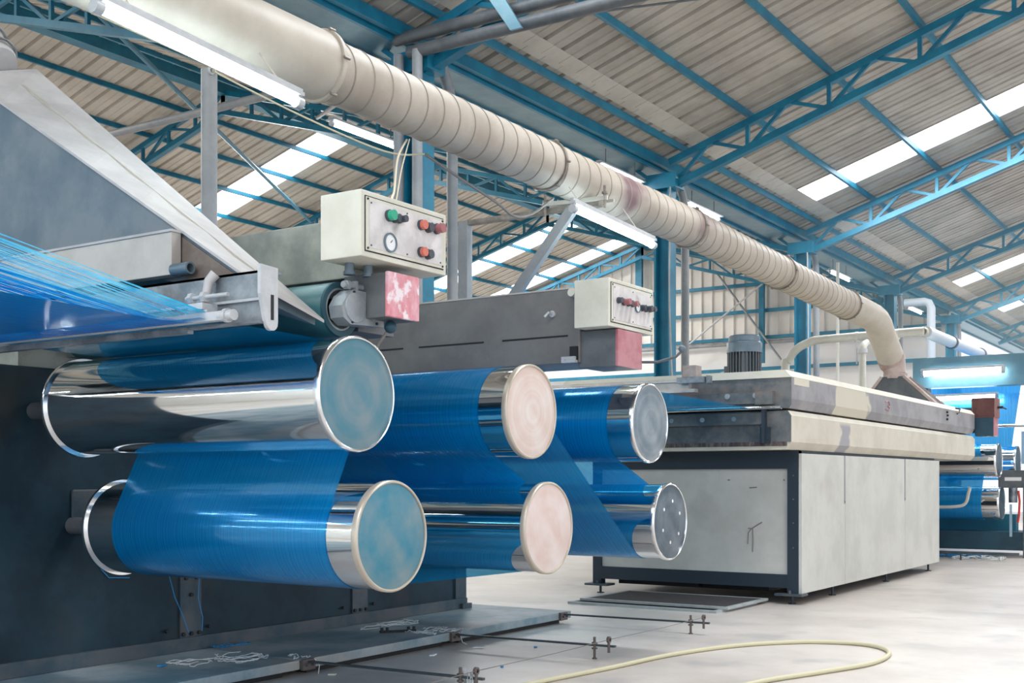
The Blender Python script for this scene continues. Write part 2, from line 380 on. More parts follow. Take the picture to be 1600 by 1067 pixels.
# side-hall gable wall: ribbed sheets over a plain lower band
def ribwall(b, x0, x1, y, zb, ztop, pitch=.32, d=.05):
    n = int(round((x1-x0)/pitch)); p = (x1-x0)/n; xs = []
    for i in range(n): s0 = x0+i*p; xs += [(s0, 0), (s0+p*.80, 0), (s0+p*.84, d), (s0+p*.94, d)]
    xs.append((x1, 0)); vs = []
    for x, dd in xs: vs += [(x, y-dd, zb), (x, y-dd, ztop(x))]
    b.add(vs, [(2*i, 2*i+1, 2*i+3, 2*i+2) for i in range(len(xs)-1)])
b = MB(); ribwall(b, -25.5, -7.1, 31.0, 4.95, lambda x: zl(x)+.02); stage('wall_far', b, 'wall_sheet', 'cream ribbed gable wall of the side hall')
b = MB(); b.box(-25.5, -7.1, 31.0, 31.2, 0, 4.95); stage('wall_far_lower', b, 'wall_plain', 'plain white lower band of the far gable wall')
b = MB(); b.box(-25.5, -7.1, -6.2, -6, 0, 5.4); stage('wall_front', b, 'wall_plain')  # side hall's unseen end wall, added to grey the roller reflections
b = MB(); b.box(-25.7, -25.5, -6, 31, 0, 5.3); stage('wall_left', b, 'wall_plain')
b = MB(); ribwall(b, -7.1, 11, 43.5, 0, lambda x: (zr(x) if x < 1.5 else zr2(x))+.02); stage('wall_back', b, 'wall_plain', 'pale end wall of the near hall, far behind')

# girts and posts on the gable wall
GIRT = [('topmost', 6.5), ('second from the top', 5.76), ('third from the top', 5.02), ('lowest', 4.16)]
for nm, z in GIRT:
    xl = -15.5-(zl(-15.5)-z)/.29 if z > 5.6 else -25.3; xr = -15.5+(zl(-15.5)-z)/.29 if z > 5.6 else -7.2
    b = MB(); b.bar((xl+.3, 30.85, z), (xr-.1, 30.85, z), .10, .09)
    o = tag(b.build('wall_girt', 'blue_paint'), 'blue horizontal wall rail on the cream gable wall, %s of four' % nm, 'rail', 'rails on the far gable wall')
b = MB(); b.cyl((-25.3, 30.8, 4.88), (-7.3, 30.8, 4.88), .05, 10)
tag(b.build('wall_pipe', 'grey_pipe'), 'grey pipe running just below the third blue rail of the far wall', 'pipe')
for i, (x, wd) in enumerate([(-15.75, .2), (-12.0, .14), (-19.6, .14), (-8.8, .14)]):
    b = MB(); b.bar((x, 30.70, 4.3 if i else 5.9), (x, 30.70, zl(x)-.1), wd, .12, up=(0, 1, 0))
    tag(b.build('wall_post', 'blue_paint'), ['blue post under the ridge on the far gable wall', 'blue post on the gable wall above the grey motor', 'blue gable wall post hidden mostly behind the grey beams', 'blue gable wall post nearest the duct end'][i], 'post', 'posts of the far gable wall')
# cross bracing rods on the far wall
b = MB(); b.cyl((-13.29, 30.55, 6.9), (-11.4, 30.55, 4.35), .03, 8)
tag(b.build('brace_rod', 'grey_pipe'), 'thin dark bracing rod sloping down to the right across the gable wall', 'rod')
b = MB(); b.cyl((-14.3, 30.45, 4.75), (-11.85, 30.45, 6.45), .025, 8)
tag(b.build('brace_rod', 'white_metal'), 'thin pale bracing rod sloping up to the right across the gable wall', 'rod')

# columns on the valley line
CY = [3.6, 9.0, 14.4, 19.8, 25.2, 30.6, 36.0]
CN = ['beside the tall grey hood, out of view', 'behind the near control box', 'behind the second control box', 'behind the oven motor', 'behind the duct elbow', 'far off to the right of the duct elbow', 'farthest along the valley']
for i, y in enumerate(CY[1:6]):
    t = thing('steel_column', (-7, y, 0), 'blue steel column with a grey drain pipe, %s' % CN[i+1], 'column', 'columns on the valley line')
    b = MB(); b.box(-7.11, -7.09+.01, y-.11, y+.11, 0, 5.2); b.box(-6.91, -6.89, y-.11, y+.11, 0, 5.2); b.box(-7.1, -6.9, y-.008, y+.008, 0, 5.2)
    b.box(-7.2, -6.8, y-.2, y+.2, 0, .03); b.build('shaft', 'blue_paint', t)
    b = MB(); b.box(-7.22, -6.78, y-.14, y+.14, 5.0, 5.2); b.build('column_head', 'blue_paint', t)
    b = MB(); b.tube([(-6.9, y+.42, 0), (-6.9, y+.42, 4.75), (-6.9, y+.36, 4.95), (-6.95, y+.30, 5.2)], .055, 12)
    b.build('drain_pipe', 'grey_pipe', t)
    if i == 0:
        for (px_, py_) in ((-7.08, -.20), (-6.84, -.22)):
            b = MB(); b.cyl((px_, y+py_, 0), (px_, y+py_, 5.15), .05, 16); b.build('service_pipe', 'grey_pipe', t)

# trusses
def truss(y, side, label, n0=0, n1=8):
    f = zr if side == 'r' else zl
    if side == 'r': xs = [-6.92, -6.35, -5.82, -5.28, -4.75, -4.2, -3.65, -3.1, -2.6, -2.05, -1.5, -.95, -.4, .15, .7, 1.5]
    else: xs = [-7.1-.7*i for i in range(13)]+[-15.5]+[-16.2-.7*i for i in range(13)]
    t = thing('roof_truss', (xs[0], y, 5.0), label, 'truss', 'roof trusses of the %s hall' % ('near' if side == 'r' else 'side'))
    o1, o2 = -.16, -.50
    ends = [(xs[0], xs[-1])] if side == 'r' else [(xs[0], -15.5), (-15.5, xs[-1])]
    for a, c in ends:
        b = MB(); b.bar((a, y, f(a)+o1), (c, y, f(c)+o1), .09, .09); b.build('upper_chord', 'blue_paint', t)
        b = MB(); b.bar((a, y, f(a)+o2), (c, y, f(c)+o2), .11, .09); b.build('lower_chord', 'blue_paint', t)
    for i in range(1, len(xs)):
        x, xp = xs[i], xs[i-1]
        if i % 2 == 0 or side == 'l':
            b = MB(); b.bar((x, y, f(x)+o1), (x, y, f(x)+o2), .05, .05, up=(0, 1, 0)); b.build('vertical_strut', 'blue_paint', t)
        b = MB()
        if i % 2: b.bar((xp, y, f(xp)+o2), (x, y, f(x)+o1), .045, .045)
        else: b.bar((xp, y, f(xp)+o1), (x, y, f(x)+o2), .045, .045)
        b.build('diagonal_strut', 'blue_paint', t)
    return t
RN = ['nearest the viewer, top of the picture', 'second one, crossing right of the second column', 'third one, from the column behind the motor', 'fourth one, springing above the duct elbow', 'fifth one, far down the hall', 'sixth one, farthest down the hall']
for i, y in enumerate([9.0, 14.4, 19.8, 25.2, 30.6, 36.0]):
    truss(y, 'r', 'blue lattice truss under the near hall roof, %s' % RN[i])
LN = ['near left above the fluorescent tube', 'passing behind the grey pole', 'behind the near control box', 'between the two control boxes', 'against the far gable wall']
for i, y in enumerate([9.0, 14.4, 19.8, 25.2, 30.4]):
    truss(y, 'l', 'blue lattice truss of the side hall, %s' % LN[i])

# purlins
def purlin(x, z, y0, y1, lab, grp, w=.045, h=.08):
    b = MB(); b.box(x-w/2, x+w/2, y0, y1, z-h, z)
    return tag(b.build('purlin', 'blue_paint'), lab, 'purlin', grp)
ordn = ['lowest', 'second', 'third', 'fourth', 'fifth', 'sixth', 'seventh', 'eighth', 'ninth']
for i, x in enumerate([-6.75, -5.82, -4.745, -3.64, -2.55, -1.5, -.45, .6]):
    purlin(x, zr(x)-.005, -6, 43, 'blue purlin under the near hall roof, %s up from the gutter' % ordn[i], 'purlins of the near hall roof')
for i in range(8):
    x = -7.45-1.05*i
    purlin(x, zl(x)-.005, -6, 30.9, 'blue purlin under the rising slope of the side hall, %s up from the gutter' % ordn[i], 'purlins of the side hall, rising slope')
b = MB(); b.box(-15.62, -15.38, -6, 30.9, zl(-15.5)-.22, zl(-15.5)-.01)
tag(b.build('ridge_beam', 'blue_paint'), 'thick blue beam along the ridge of the side hall', 'beam')
for i in range(9):
    x = -16.45-.97*i
    purlin(x, zl(x)-.005, -6, 30.9, 'blue purlin under the falling slope of the side hall, %s down from the ridge' % ('first' if i == 0 else ordn[i]), 'purlins of the side hall, falling slope')

# ties and bracing round the first column
t = thing('tie_beam', (-6.9, 9, 5.3), 'pair of dark grey horizontal pipes running right from the first column head', 'beam')
b = MB(); b.cyl((-7.15, 8.84, 5.32), (1, 8.84, 5.32), .06, 16); b.build('upper_pipe', 'steel_dark', t)
b = MB(); b.cyl((-6.95, 8.80, 5.15), (1, 8.80, 5.15), .06, 16); b.build('lower_pipe', 'steel_dark', t)
b = MB(); b.prism([(-5.98, 5.42), (-5.84, 5.44), (-5.62, 5.08), (-5.74, 5.08)], 'y', 8.70, 8.73); b.build('gusset_plate', 'gutter_metal', t)
b = MB(); b.cyl((-22, 9.0, 5.17), (-7.1, 9.0, 5.17), .045, 10)
tag(b.build('tie_rod', 'grey_pipe'), 'pale horizontal tie pipe crossing the side hall left of the first column', 'rod')
b = MB(); b.cyl((-11.85, 9, 6.68), (-18.3, 19.7, 6.85), .035, 8)
tag(b.build('tie_rod', 'blue_paint'), 'thin blue bracing rod slanting down behind the grey pole', 'rod')
b = MB(); b.cyl((-8.2, 10.2, 5.75), (-13.2, 14.3, 7.0), .03, 8)
tag(b.build('tie_rod', 'grey_pipe'), 'thin grey bracing rod slanting behind the upper end of the tube light', 'rod')
b = MB(); b.cyl((-6.4, 9.3, 5.45), (-1.9, 14.2, 6.9), .012, 6)
tag(b.build('tie_rod', 'steel_dark'), 'thin dark bracing rod under the near hall roof before the second truss', 'rod')

# ------------------------------------------------------------------ THE SPIRAL DUCT
dx, DR = -4.3, .163
def dzy(y): return 3.325-.0065*(y-1) if y < 9.3 else 3.271-.0275*(y-9.3)
duct = thing('spiral_duct', (dx, 1.6, dzy(1.6)), 'long cream spiral-seamed air duct crossing the picture down to the oven hood', 'duct')
b = MB(); b.tube([(dx, 1.2, dzy(1.2)), (dx, 4.66, dzy(4.66))], .180, 64); b.build('smooth_section', 'duct_smooth', duct)
def section(y0, y1):
    n = 56; k = int((y1-y0)/.25)+1; vs = []
    for i in range(k+1):
        y = y0+(y1-y0)*i/k
        for j in range(n): th = 2*PI*j/n; vs.append((dx+DR*math.sin(th), y, dzy(y)+DR*math.cos(th)))
    fs = [(i*n+j, i*n+(j+1) % n, (i+1)*n+(j+1) % n, (i+1)*n+j) for i in range(k) for j in range(n)]
    o = MB().add(vs, fs, True).build('spiral_section', 'duct_cream', duct)
    P = 1.0/.158; m_ = int((y1-y0)*P*40); vs = []; fs = []
    for i in range(m_+1):
        y = y0+(y1-y0)*i/m_; th = 2*PI*P*y
        for (a_, rr) in ((-.006, DR-.001), (-.003, DR+.0045), (.003, DR+.0045), (.006, DR-.001)):
            vs.append((dx+rr*math.sin(th), y+a_, dzy(y)+rr*math.cos(th)))
    for i in range(m_):
        for q in range(3): fs.append((4*i+q, 4*i+q+1, 4*i+q+5, 4*i+q+4))
    MB().add(vs, fs, False).build('spiral_seam', 'duct_seam', o)
RINGS = [4.67, 6.97, 9.3, 11.5, 13.68]
for a_, c_ in zip(RINGS[:-1], RINGS[1:]): section(a_, c_)
P = [(dx, 13.68, dzy(13.68)), (dx, 14.68, dzy(14.68)), (dx, 14.84, 3.10), (dx, 14.96, 3.05), (dx, 15.05, 2.98), (dx+.02, 15.49, 2.64)]
MB().tube(P, DR+.006, 40).build('elbow', 'duct_smooth', duct)
MB().tube([(dx+.015, 15.42, 2.70), (dx+.03, 15.48, 2.60), (dx+.05, 15.48, 2.54), (dx+.06, 15.48, 2.47)], [.174, .165, .14, .135], 36).build('rusty_collar', 'duct_rust', duct)
for y in RINGS:
    R_ = .180 if y < 5 else DR
    b = MB(); b.lathe([(-.010, DR-.01), (-.012, R_+.014), (.012, R_+.014), (.010, DR-.01)], (dx, y, dzy(y)), 'y', 56, False)
    b.build('clamp_ring', 'duct_smooth' if y < 5 else 'clamp_steel', duct)
    for q in range(6):
        a = q*PI/3+.5; cx, cz = dx+(R_+.018)*math.sin(a), dzy(y)+(R_+.018)*math.cos(a)
        b = MB(); b.cyl((cx, y-.022, cz), (cx, y+.022, cz), .008, 8); b.build('clamp_bolt', 'clamp_steel', duct)
hd = thing('extraction_hood', (-4.2, 15.47, 2.07), 'dark flat fishtail hood on the oven at the end of the duct', 'hood')
zt, zb = 2.43, 2.052
base = [(-4.62, 15.24), (-3.68, 15.24), (-3.68, 15.70), (-4.62, 15.70)]; top = [(-4.38, 15.35), (-4.09, 15.35), (-4.09, 15.61), (-4.38, 15.61)]
b = MB(); b.add([(x, y, zb) for x, y in base]+[(x, y, zt) for x, y in top], [(0, 1, 5, 4), (1, 2, 6, 5), (2, 3, 7, 6), (3, 0, 4, 7), (4, 5, 6, 7), (3, 2, 1, 0)])
b.build('hood_body', 'steel_dark', hd)
for i in range(4):
    b = MB(); b.bar((*base[i], zb+.01), (*top[i], zt), .035, .035); b.build('edge_angle', 'duct_rust', hd)
MB().tube([(-4.235, 15.48, zt-.02), (-4.235, 15.48, zt+.05)], .15, 32).build('neck', 'duct_rust', hd)

# ------------------------------------------------------------------ FLUORESCENT LAMPS
LAST = []
def lamp(name, p, q, label, m='tube_light', group=None, w=.13, parts=True, r=.019):
    p, q = Vector(p), Vector(q); t = thing(name, p, label, 'lamp', group); LAST[:] = [t.name]
    up = Vector((0, 0, 1)); d = (q-p).normalized()
    b = MB(); b.bar(p+up*.042, q+up*.042, w, .018); b.bar(p+up*.058, q+up*.058, w*.5, .025); b.build('fixture_body', 'white_metal', t)
    b = MB(); b.tube([p+d*.04, q-d*.04], r, 14); b.build('light_tube', m, t)
    for a in (p, q-d*.04):
        b = MB(); b.tube([a, a+d*.04], r*1.35, 12); b.bar(a+d*.02-up*.0, a+d*.02+up*.05, .03, .03); b.build('lamp_holder', 'white_metal', t)
    return t
lamp('fluorescent_lamp', (-4.02, 3.04, 3.015), (-4.02, 4.24, 2.935), 'glowing fluorescent tube under the near end of the duct, upper left', group='lamps under the duct', w=.05, r=.022)
lamp('fluorescent_lamp', (-4.05, 6.90, 2.945), (-4.05, 8.14, 2.895), 'glowing fluorescent tube under the duct above the second control box', group='lamps under the duct', w=.05, r=.022)
for x, ya, yb, za in ((-4.02, 3.3, 4.1, 3.15), (-4.05, 7.1, 7.9, 3.13)):
    t = bpy.data.objects['fluorescent_lamp' if x > -4.04 else 'fluorescent_lamp.001']
    for y in (ya, yb): b = MB(); b.cyl((x, y, 3.0 if x > -4.04 else 2.95), (x-.14, y, za+.02), .004, 6); b.build('hanger_wire', 'duct_smooth', t)
for i, (x, y, z, s) in enumerate([(-8.4, 9.3, 4.85, 'behind the duct above the near control box'), (-7.25, 15.6, 5.08, 'hung under the gutter past the second column'), (-7.25, 22.0, 5.05, 'hung under the gutter between the third and fourth columns'), (-7.25, 13.0, 5.06, 'hung under the gutter just before the second column'), (-7.25, 27.5, 5.05, 'hung under the gutter beyond the fourth column')]):
    lamp('fluorescent_lamp', (x, y, z), (x, y+1.2, z), 'distant fluorescent lamp %s' % s, 'tube_light_far', 'lamps along the valley gutter')
    for yy in (y+.2, y+1.0): b = MB(); b.cyl((x, yy, z+.05), (x, yy, (5.33 if x > -8 else zl(x)-.03)), .006, 6); b.build('hanger_rod', 'steel_dark', bpy.data.objects[LAST[0]])
lamp('fluorescent_lamp', (-4.54, 18.0, 2.68), (-3.38, 18.0, 2.69), 'bright fluorescent lamp above the far machine at right, upper of two', 'tube_light', 'lamps of the far machine', w=.16, r=.04)
lamp('fluorescent_lamp', (-4.98, 19.0, 2.36), (-3.66, 19.0, 2.37), 'dimmer fluorescent lamp low behind the brown box at right', 'tube_light_far', 'lamps of the far machine', r=.03)

# unseen lamp rows added behind the viewer to put bright streaks on the rollers
for (y, z) in ((.9, 3.5), (-2.0, 3.9), (-4.6, 2.9)):
    for x in (-13.6, -12.2, -10.8, -9.4, -8.0):
        t = lamp('fluorescent_lamp', (x, y, z), (x+1.25, y, z), 'added fluorescent lamp out of view, put there to streak the rollers', 'tube_light', 'lamps added behind the viewer', r=.028)
        for xx in (x+.2, x+1.05): b = MB(); b.cyl((xx, y, z+.06), (xx, y, zl(xx)-.01), .005, 6); b.build('hanger_rod', 'steel_dark', t)

# ------------------------------------------------------------------ MACHINE FRAME AND PLATFORM
XW = -5.45
fr = thing('machine_frame', (XW, 4.5, .09), 'dark blue-grey steel side frame that carries the big rollers', 'machine frame')
b = MB(); b.box(-6.5, XW, 2.5, 7.6, .09, 1.69, .01); b.build('side_panel', 'frame_dark', fr)
b = MB(); b.box(XW, XW+.03, 2.5, 7.6, .09, .17); b.build('base_flange', 'frame_trim', fr)
for y in (4.72, 6.25): b = MB(); b.box(XW, XW+.012, y, y+.16, .17, .62); b.build('joint_strip', 'frame_trim', fr)
b = MB(); b.box(XW, XW+.02, 7.46, 7.6, .17, .62); b.box(XW-.01, XW+.06, 7.5, 7.62, .09, .13); b.build('end_strip', 'frame_trim', fr)
def bolts(pts, r=.011, l=.012):
    b = MB()
    for (x, y, z) in pts: b.cyl((x, y, z), (x+l, y, z), r, 6)
    return b
for yy in (4.72, 6.25):
    for (a, z) in ((.04, .52), (.12, .52), (.08, .42), (.02, .19), (.08, .19), (.14, .19), (-.1, .22), (.22, .22)):
        bolts([(XW+.012, yy+a, z)], .013, .012).build('bolt', 'bolt', fr)
b = MB(); b.box(XW, XW+.02, 3.98, 4.22, .82, 1.05, .01); b.build('cover_plate', 'frame_trim', fr)
b = MB(); b.cyl((XW, 4.28, .86), (XW+.03, 4.28, .86), .035, 20); b.build('plug', 'black', fr)
b = MB(); b.cyl((XW, 4.75, 1.17), (XW+.03, 4.75, 1.17), .022, 20); b.build('plug', 'black', fr)

XP = -4.63
def plat(y0, y1, z, lab, x1=XP):
    t = thing('floor_platform', (-5.2, y0, 0), lab, 'platform', 'steel platforms along the machine foot')
    b = MB(); b.box(-6.7, x1, y0+.006, y1-.006, .035, z, .006); b.build('deck', 'platform', t)
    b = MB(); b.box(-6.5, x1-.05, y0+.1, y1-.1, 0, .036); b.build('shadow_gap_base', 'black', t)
    return t
plat(-1.6, 4.88, .088, 'grey steel platform section nearest the viewer, bottom left')
plat(4.88, 6.36, .089, 'grey steel platform section in the middle of the machine foot')
plat(6.36, 7.88, .088, 'grey steel platform section at the far end of the machine foot')

# rods, stands and the wire
RODS = [(4.93, 'nearest the viewer, at the bottom edge'), (6.34, 'in the middle'), (7.74, 'farthest, at the platform end')]
for y, s in RODS:
    t = thing('side_rod', (XP, y, .05), 'dark steel rod with a clamp stand, %s' % s, 'rod', 'rods along the platform')
    b = MB(); b.bar((XP, y, .075), (-3.42, y+.01, .085), .022, .012); b.build('flat_bar', 'rod_steel', t)
    b = MB(); b.box(XP, XP+.02, y-.05, y+.05, .03, .09); b.cyl((XP+.02, y-.02, .06), (XP+.035, y-.02, .06), .009, 6); b.cyl((XP+.02, y+.03, .06), (XP+.035, y+.03, .06), .009, 6); b.build('mounting_bracket', 'rod_rust', t)
    b = MB(); b.cyl((-3.56, y, 0), (-3.56, y, .135), .0085, 8); b.cyl((-3.56, y, .09), (-3.56, y, .103), .018, 6); b.cyl((-3.56, y, .06), (-3.56, y, .07), .018, 6); b.cyl((-3.56, y, 0), (-3.56, y, .006), .016, 10)
    b.build('threaded_stand', 'rod_rust', t)
    b = MB(); b.cyl((-3.46, y, .045), (-3.46, y, .115), .009, 8)
    b.lathe([(-.008, .010), (-.008, .02), (.008, .02), (.008, .010)], (-3.46, y, .125), 'x', 16, False); b.build('eye_bolt', 'rod_rust', t)
b = MB(); b.tube([(-3.46, 4.5, .118), (-3.46, 4.94, .125), (-3.46, 5.7, .119), (-3.46, 6.34, .125), (-3.46, 7.1, .120), (-3.46, 7.74, .125)], .0022, 6)
tag(b.build('trip_wire', 'cable_grey'), 'thin wire strung low between the three rod ends', 'wire')
t = thing('hinge_bar', (-4.95, 6.1, .09), 'small black bar with four knobs lying on the platform', 'bar')
b = MB(); b.bar((-5.0, 6.02, .098), (-4.86, 6.22, .098), .03, .012); b.build('flat_bar', 'black', t)
for f_ in (.05, .2, .8, .95):
    b = MB(); b.cyl((-5.0+.14*f_, 6.02+.2*f_, .10), (-5.0+.14*f_, 6.02+.2*f_, .125), .010, 8); b.build('knob', 'bolt', t)

# floor litter: yarn tangles
def tangle(cx, cy, z, rx, ry, n, label, m='thread_white', r=.0022, seed=1, h=.012):
    rnd = random.Random(seed); b = MB()
    for k in range(n):
        a0 = rnd.uniform(0, 6.28); pts = []; x, y = cx+rnd.uniform(-rx, rx)*.5, cy+rnd.uniform(-ry, ry)*.5
        ang = rnd.uniform(0, 6.28)
        for i in range(14):
            ang += rnd.uniform(-.8, .8); x += math.cos(ang)*rx*.16; y += math.sin(ang)*ry*.16
            x = min(max(x, cx-rx), cx+rx); y = min(max(y, cy-ry), cy+ry)
            pts.append((x, y, z+r+abs(rnd.uniform(0, h))))
        b.tube(pts, r, 5)
    return tag(b.build('yarn_tangle', m, fix=False), label, 'yarn waste', 'yarn waste round the platform', kind='stuff')
tangle(-4.98, 4.62, .09, .17, .25, 16, 'pale tangle of waste yarn on the nearest platform section', seed=3)
tangle(-4.75, 6.28, .09, .12, .16, 14, 'pale tangle of waste yarn at the middle rod bracket', seed=5)
tangle(-5.2, 6.35, .09, .10, .30, 9, 'loose pale yarn ends on the platform beside the frame foot', seed=8)
tangle(-5.36, 5.05, .09, .05, .12, 8, 'small blue yarn knot at the foot of the frame joint', 'thread_blue', seed=11)
tangle(-4.72, 4.93, .088, .06, .06, 5, 'few pale strands hanging at the nearest rod bracket', seed=14)
tangle(-3.53, 4.95, 0, .06, .05, 6, 'pale strands wound round the nearest clamp stand', seed=15, h=.12)
def strand(pts, label, m='thread_blue', r=.003):
    b = MB(); b.tube(pts, r, 5); tag(b.build('yarn_strand', m), label, 'yarn strand', 'loose strands on the machine')
strand([(XW+.006, 4.15, .93), (XW+.006, 4.13, .75), (XW+.006, 4.16, .62), (XW+.006, 4.22, .56), (XW+.006, 4.36, .55)], 'blue strand hanging down the frame under the round plug')
strand([(XW+.03, 4.55, .62), (XW+.03, 4.62, .55), (XW+.032, 4.66, .42), (XW+.035, 4.72, .30), (XW+.04, 4.76, .2)], 'blue strand slanting down the frame left of the joint strip')
strand([(XW+.03, 4.85, .55), (XW+.03, 4.84, .4), (XW+.035, 4.87, .28), (XW+.04, 4.86, .2)], 'blue strand hanging over the joint strip bolts')
strand([(XP+.02, 4.97, .09), (XP+.05, 4.98, .05), (XP+.05, 4.97, 0.004)], 'pale strand dangling from the nearest rod bracket', 'thread_white', .0025)
strand([(XP-.03, 6.36, .093), (XP+.03, 6.36, .085), (XP+.04, 6.38, .02), (XP+.06, 6.40, .004)], 'pale strand dangling from the middle rod bracket', 'thread_white', .0025)
def scrap(x, y, sx, sy, m, lab, rz=.3, z=.003):
    b = MB(); c_, s_ = math.cos(rz), math.sin(rz)
    P = [(-sx, -sy), (sx, -sy*.7), (sx*.8, sy), (-sx*.7, sy*.8)]
    P = [(x+a*c_-d*s_, y+a*s_+d*c_) for a, d in P]; b.prism(P, 'z', z-.002, z+.006)
    tag(b.build('scrap', m), lab, 'scrap', 'scraps on the floor')
scrap(-4.42, 6.33, .035, .03, 'paper_white', 'crumpled white paper scrap by the middle rod')
scrap(-4.50, 5.0, .02, .02, 'sticker', 'small yellowish scrap under the nearest rod')
scrap(-4.47, 5.9, .012, .04, 'paper_white', 'thin white scrap before the middle rod')
scrap(-4.45, 4.62, .02, .03, 'paper_white', 'white scrap under the nearest platform edge')
scrap(-4.12, 6.55, .01, .012, 'thread_blue', 'tiny blue scrap on the floor under the middle rod')
scrap(-3.85, 5.75, .008, .012, 'thread_blue', 'tiny blue scrap beside the low wire')
scrap(-5.1, 4.3, .01, .03, 'thread_blue', 'small blue scrap on the nearest platform section', z=.093)

# hose on the floor
HP = [(-3.42, 4.9), (-3.36, 5.43), (-3.27, 6.06), (-3.2, 6.68), (-3.02, 7.27), (-2.73, 7.67), (-2.42, 7.8), (-2.2, 7.7), (-2.07, 7.42), (-2.06, 7.0), (-2.2, 6.54), (-2.36, 6.08), (-2.45, 5.6)]
def smooth(P, n=6):
    out = []
    for i in range(len(P)-1):
        p0, p1, p2, p3 = [Vector(P[max(0, min(len(P)-1, j))]) for j in (i-1, i, i+1, i+2)]
        for k in range(n):
            t = k/n; out.append(.5*((2*p1)+(-p0+p2)*t+(2*p0-5*p1+4*p2-p3)*t*t+(-p0+3*p1-3*p2+p3)*t**3))
    out.append(Vector(P[-1])); return out
b = MB(); b.tube([(p.x, p.y, .014) for p in smooth([(*p, 0) for p in HP], 8)], .0135, 12)
tag(b.build('floor_hose', 'hose'), 'cream hose curling in a loop across the concrete floor', 'hose')

# ------------------------------------------------------------------ ROLLERS
ROLL = {'UL': (3.76, 1.46), 'LL': (3.99, .856), 'UM': (5.12, 1.452), 'LM': (5.29, .848), 'UR': (6.47, 1.447), 'LR': (6.75, .838)}
XC, X0, RB = -3.235, -5.03, .234
def roller(key, label, cap, rim, yz=None, xc=XC, x0=X0, recessed=False, holes=False, group='large stretching rollers'):
    y, z = yz or ROLL[key]
    t = thing('godet_roller', (xc, y, z), label, 'roller', group)
    MB().lathe([(x0-xc, .12), (x0-xc, RB), (-.035, RB), (-.035, .1)], (xc, y, z), 'x', 96).build('roller_shell', 'chrome', t)
    MB().lathe([(x0-xc-.012, .1), (x0-xc-.012, .246), (x0-xc-.004, .249), (x0-xc+.006, .246), (x0-xc+.006, .23)], (xc, y, z), 'x', 96).build('back_flange', 'chrome_rim', t)
    b = MB(); b.cyl((XW if xc == XC else x0-.35, y, z), (x0, y, z), .045, 32); b.build('axle', 'steel_dark', t)
    MB().lathe([(-.040, .232), (-.036, .243), (-.012, .244), (-.006, .240), (-.004, .236), (-.006, .231), (-.014, .229)], (xc, y, z), 'x', 96).build('rim', rim, t)
    prof = [(-.012, .2305), (-.008, .20), (-.004, .13), (-.002, .06), (-.001, .0005)] if not recessed else [(-.022, .2305), (-.022, .222), (-.016, .15), (-.014, .06), (-.013, .0005)]
    b = MB(); b.lathe(prof, (xc, y, z), 'x', 96)
    cp = b.build('end_cap', cap, t)
    if holes:
        for q in range(6):
            a = q*PI/3+.4; b = MB(); b.cyl((xc-.020, y+.13*math.cos(a), z+.13*math.sin(a)), (xc-.001, y+.13*math.cos(a), z+.13*math.sin(a)), .011, 12); b.build('cap_screw', 'chrome_rim', cp)
    return t
roller('UL', 'large bare chrome roller at upper left with a blue-grey end cap', 'cap_blue_grey', 'chrome_rim')
roller('LL', 'large roller at lower left wrapped in blue tape with a teal end cap', 'cap_teal', 'rim_cream')
roller('UM', 'upper middle roller wrapped in blue tape with a pinkish end cap', 'cap_pink', 'rim_cream')
roller('LM', 'lower middle chrome roller with a pale pink end cap ringed in white', 'cap_pink_white', 'rim_cream')
roller('UR', 'upper right roller wrapped in blue tape with a grey ringed end cap', 'cap_grey', 'chrome_rim')
roller('LR', 'lower right roller with a dark end cap and six bright screws', 'cap_dark', 'chrome_rim', holes=True)

# ------------------------------------------------------------------ THE BLUE TAPE SHEET
def belt(circles, start, end, r):
    """path over circles (cy, cz, s) with s=+1 counter-clockwise, -1 clockwise"""
    cs = [(start[0], start[1], 0, 1)]+[(c[0], c[1], r, c[2]) for c in circles]+[(end[0], end[1], 0, 1)]
    tans = []
    for (a, c) in zip(cs[:-1], cs[1:]):
        D = Vector((c[0]-a[0], c[1]-a[1])); k_ = c[3]*c[2]-a[3]*a[2]; al = math.atan2(D.y, D.x)
        ph = al+math.acos(max(-1, min(1, k_/D.length))); n_ = Vector((math.cos(ph), math.sin(ph)))
        tans.append((Vector(a[:2])-n_*a[3]*a[2], Vector(c[:2])-n_*c[3]*c[2]))
    pts = [tans[0][0]]
    for i, c in enumerate(cs[1:-1]):
        pin, pout = tans[i][1], tans[i+1][0]; cc = Vector(c[:2])
        a0 = math.atan2(*(pin-cc).yx); a1 = math.atan2(*(pout-cc).yx); s_ = c[3]
        while s_*(a1-a0) < 0: a1 += s_*2*PI
        n_ = max(4, int(abs(a1-a0)/.07))
        for j in range(n_+1):
            a = a0+(a1-a0)*j/n_; pts.append(cc+Vector((math.cos(a), math.sin(a)))*c[2])
    pts.append(tans[-1][1]); return pts
def sheet(pts, xl, xr, b=None):
    b = b or MB(); n = len(pts)
    f0 = xl if callable(xl) else (lambda i: xl); f1 = xr if callable(xr) else (lambda i: xr)
    vs = []
    for i, p in enumerate(pts): vs += [(f0(i), p[0], p[1]), (f1(i), p[0], p[1])]
    b.add(vs, [(2*i, 2*i+1, 2*i+3, 2*i+2) for i in range(n-1)], True); return b
R = ROLL
path = belt([(*R['UL'], -1), (*R['LL'], 1), (*R['LM'], 1), (*R['UM'], -1), (*R['LR'], 1), (*R['UR'], -1)], (3.06, 1.712), (9.74, 1.735), RB+.0035)
n_ = len(path)
b = sheet(path, lambda i: -4.82 if i < n_-1 else -5.0, lambda i: -3.42 if i < n_-1 else -3.95)
tag(b.build('tape_sheet', 'web_blue', fix=False), 'sheet of fine blue plastic tapes threaded over and under the six big rollers', 'yarn sheet')
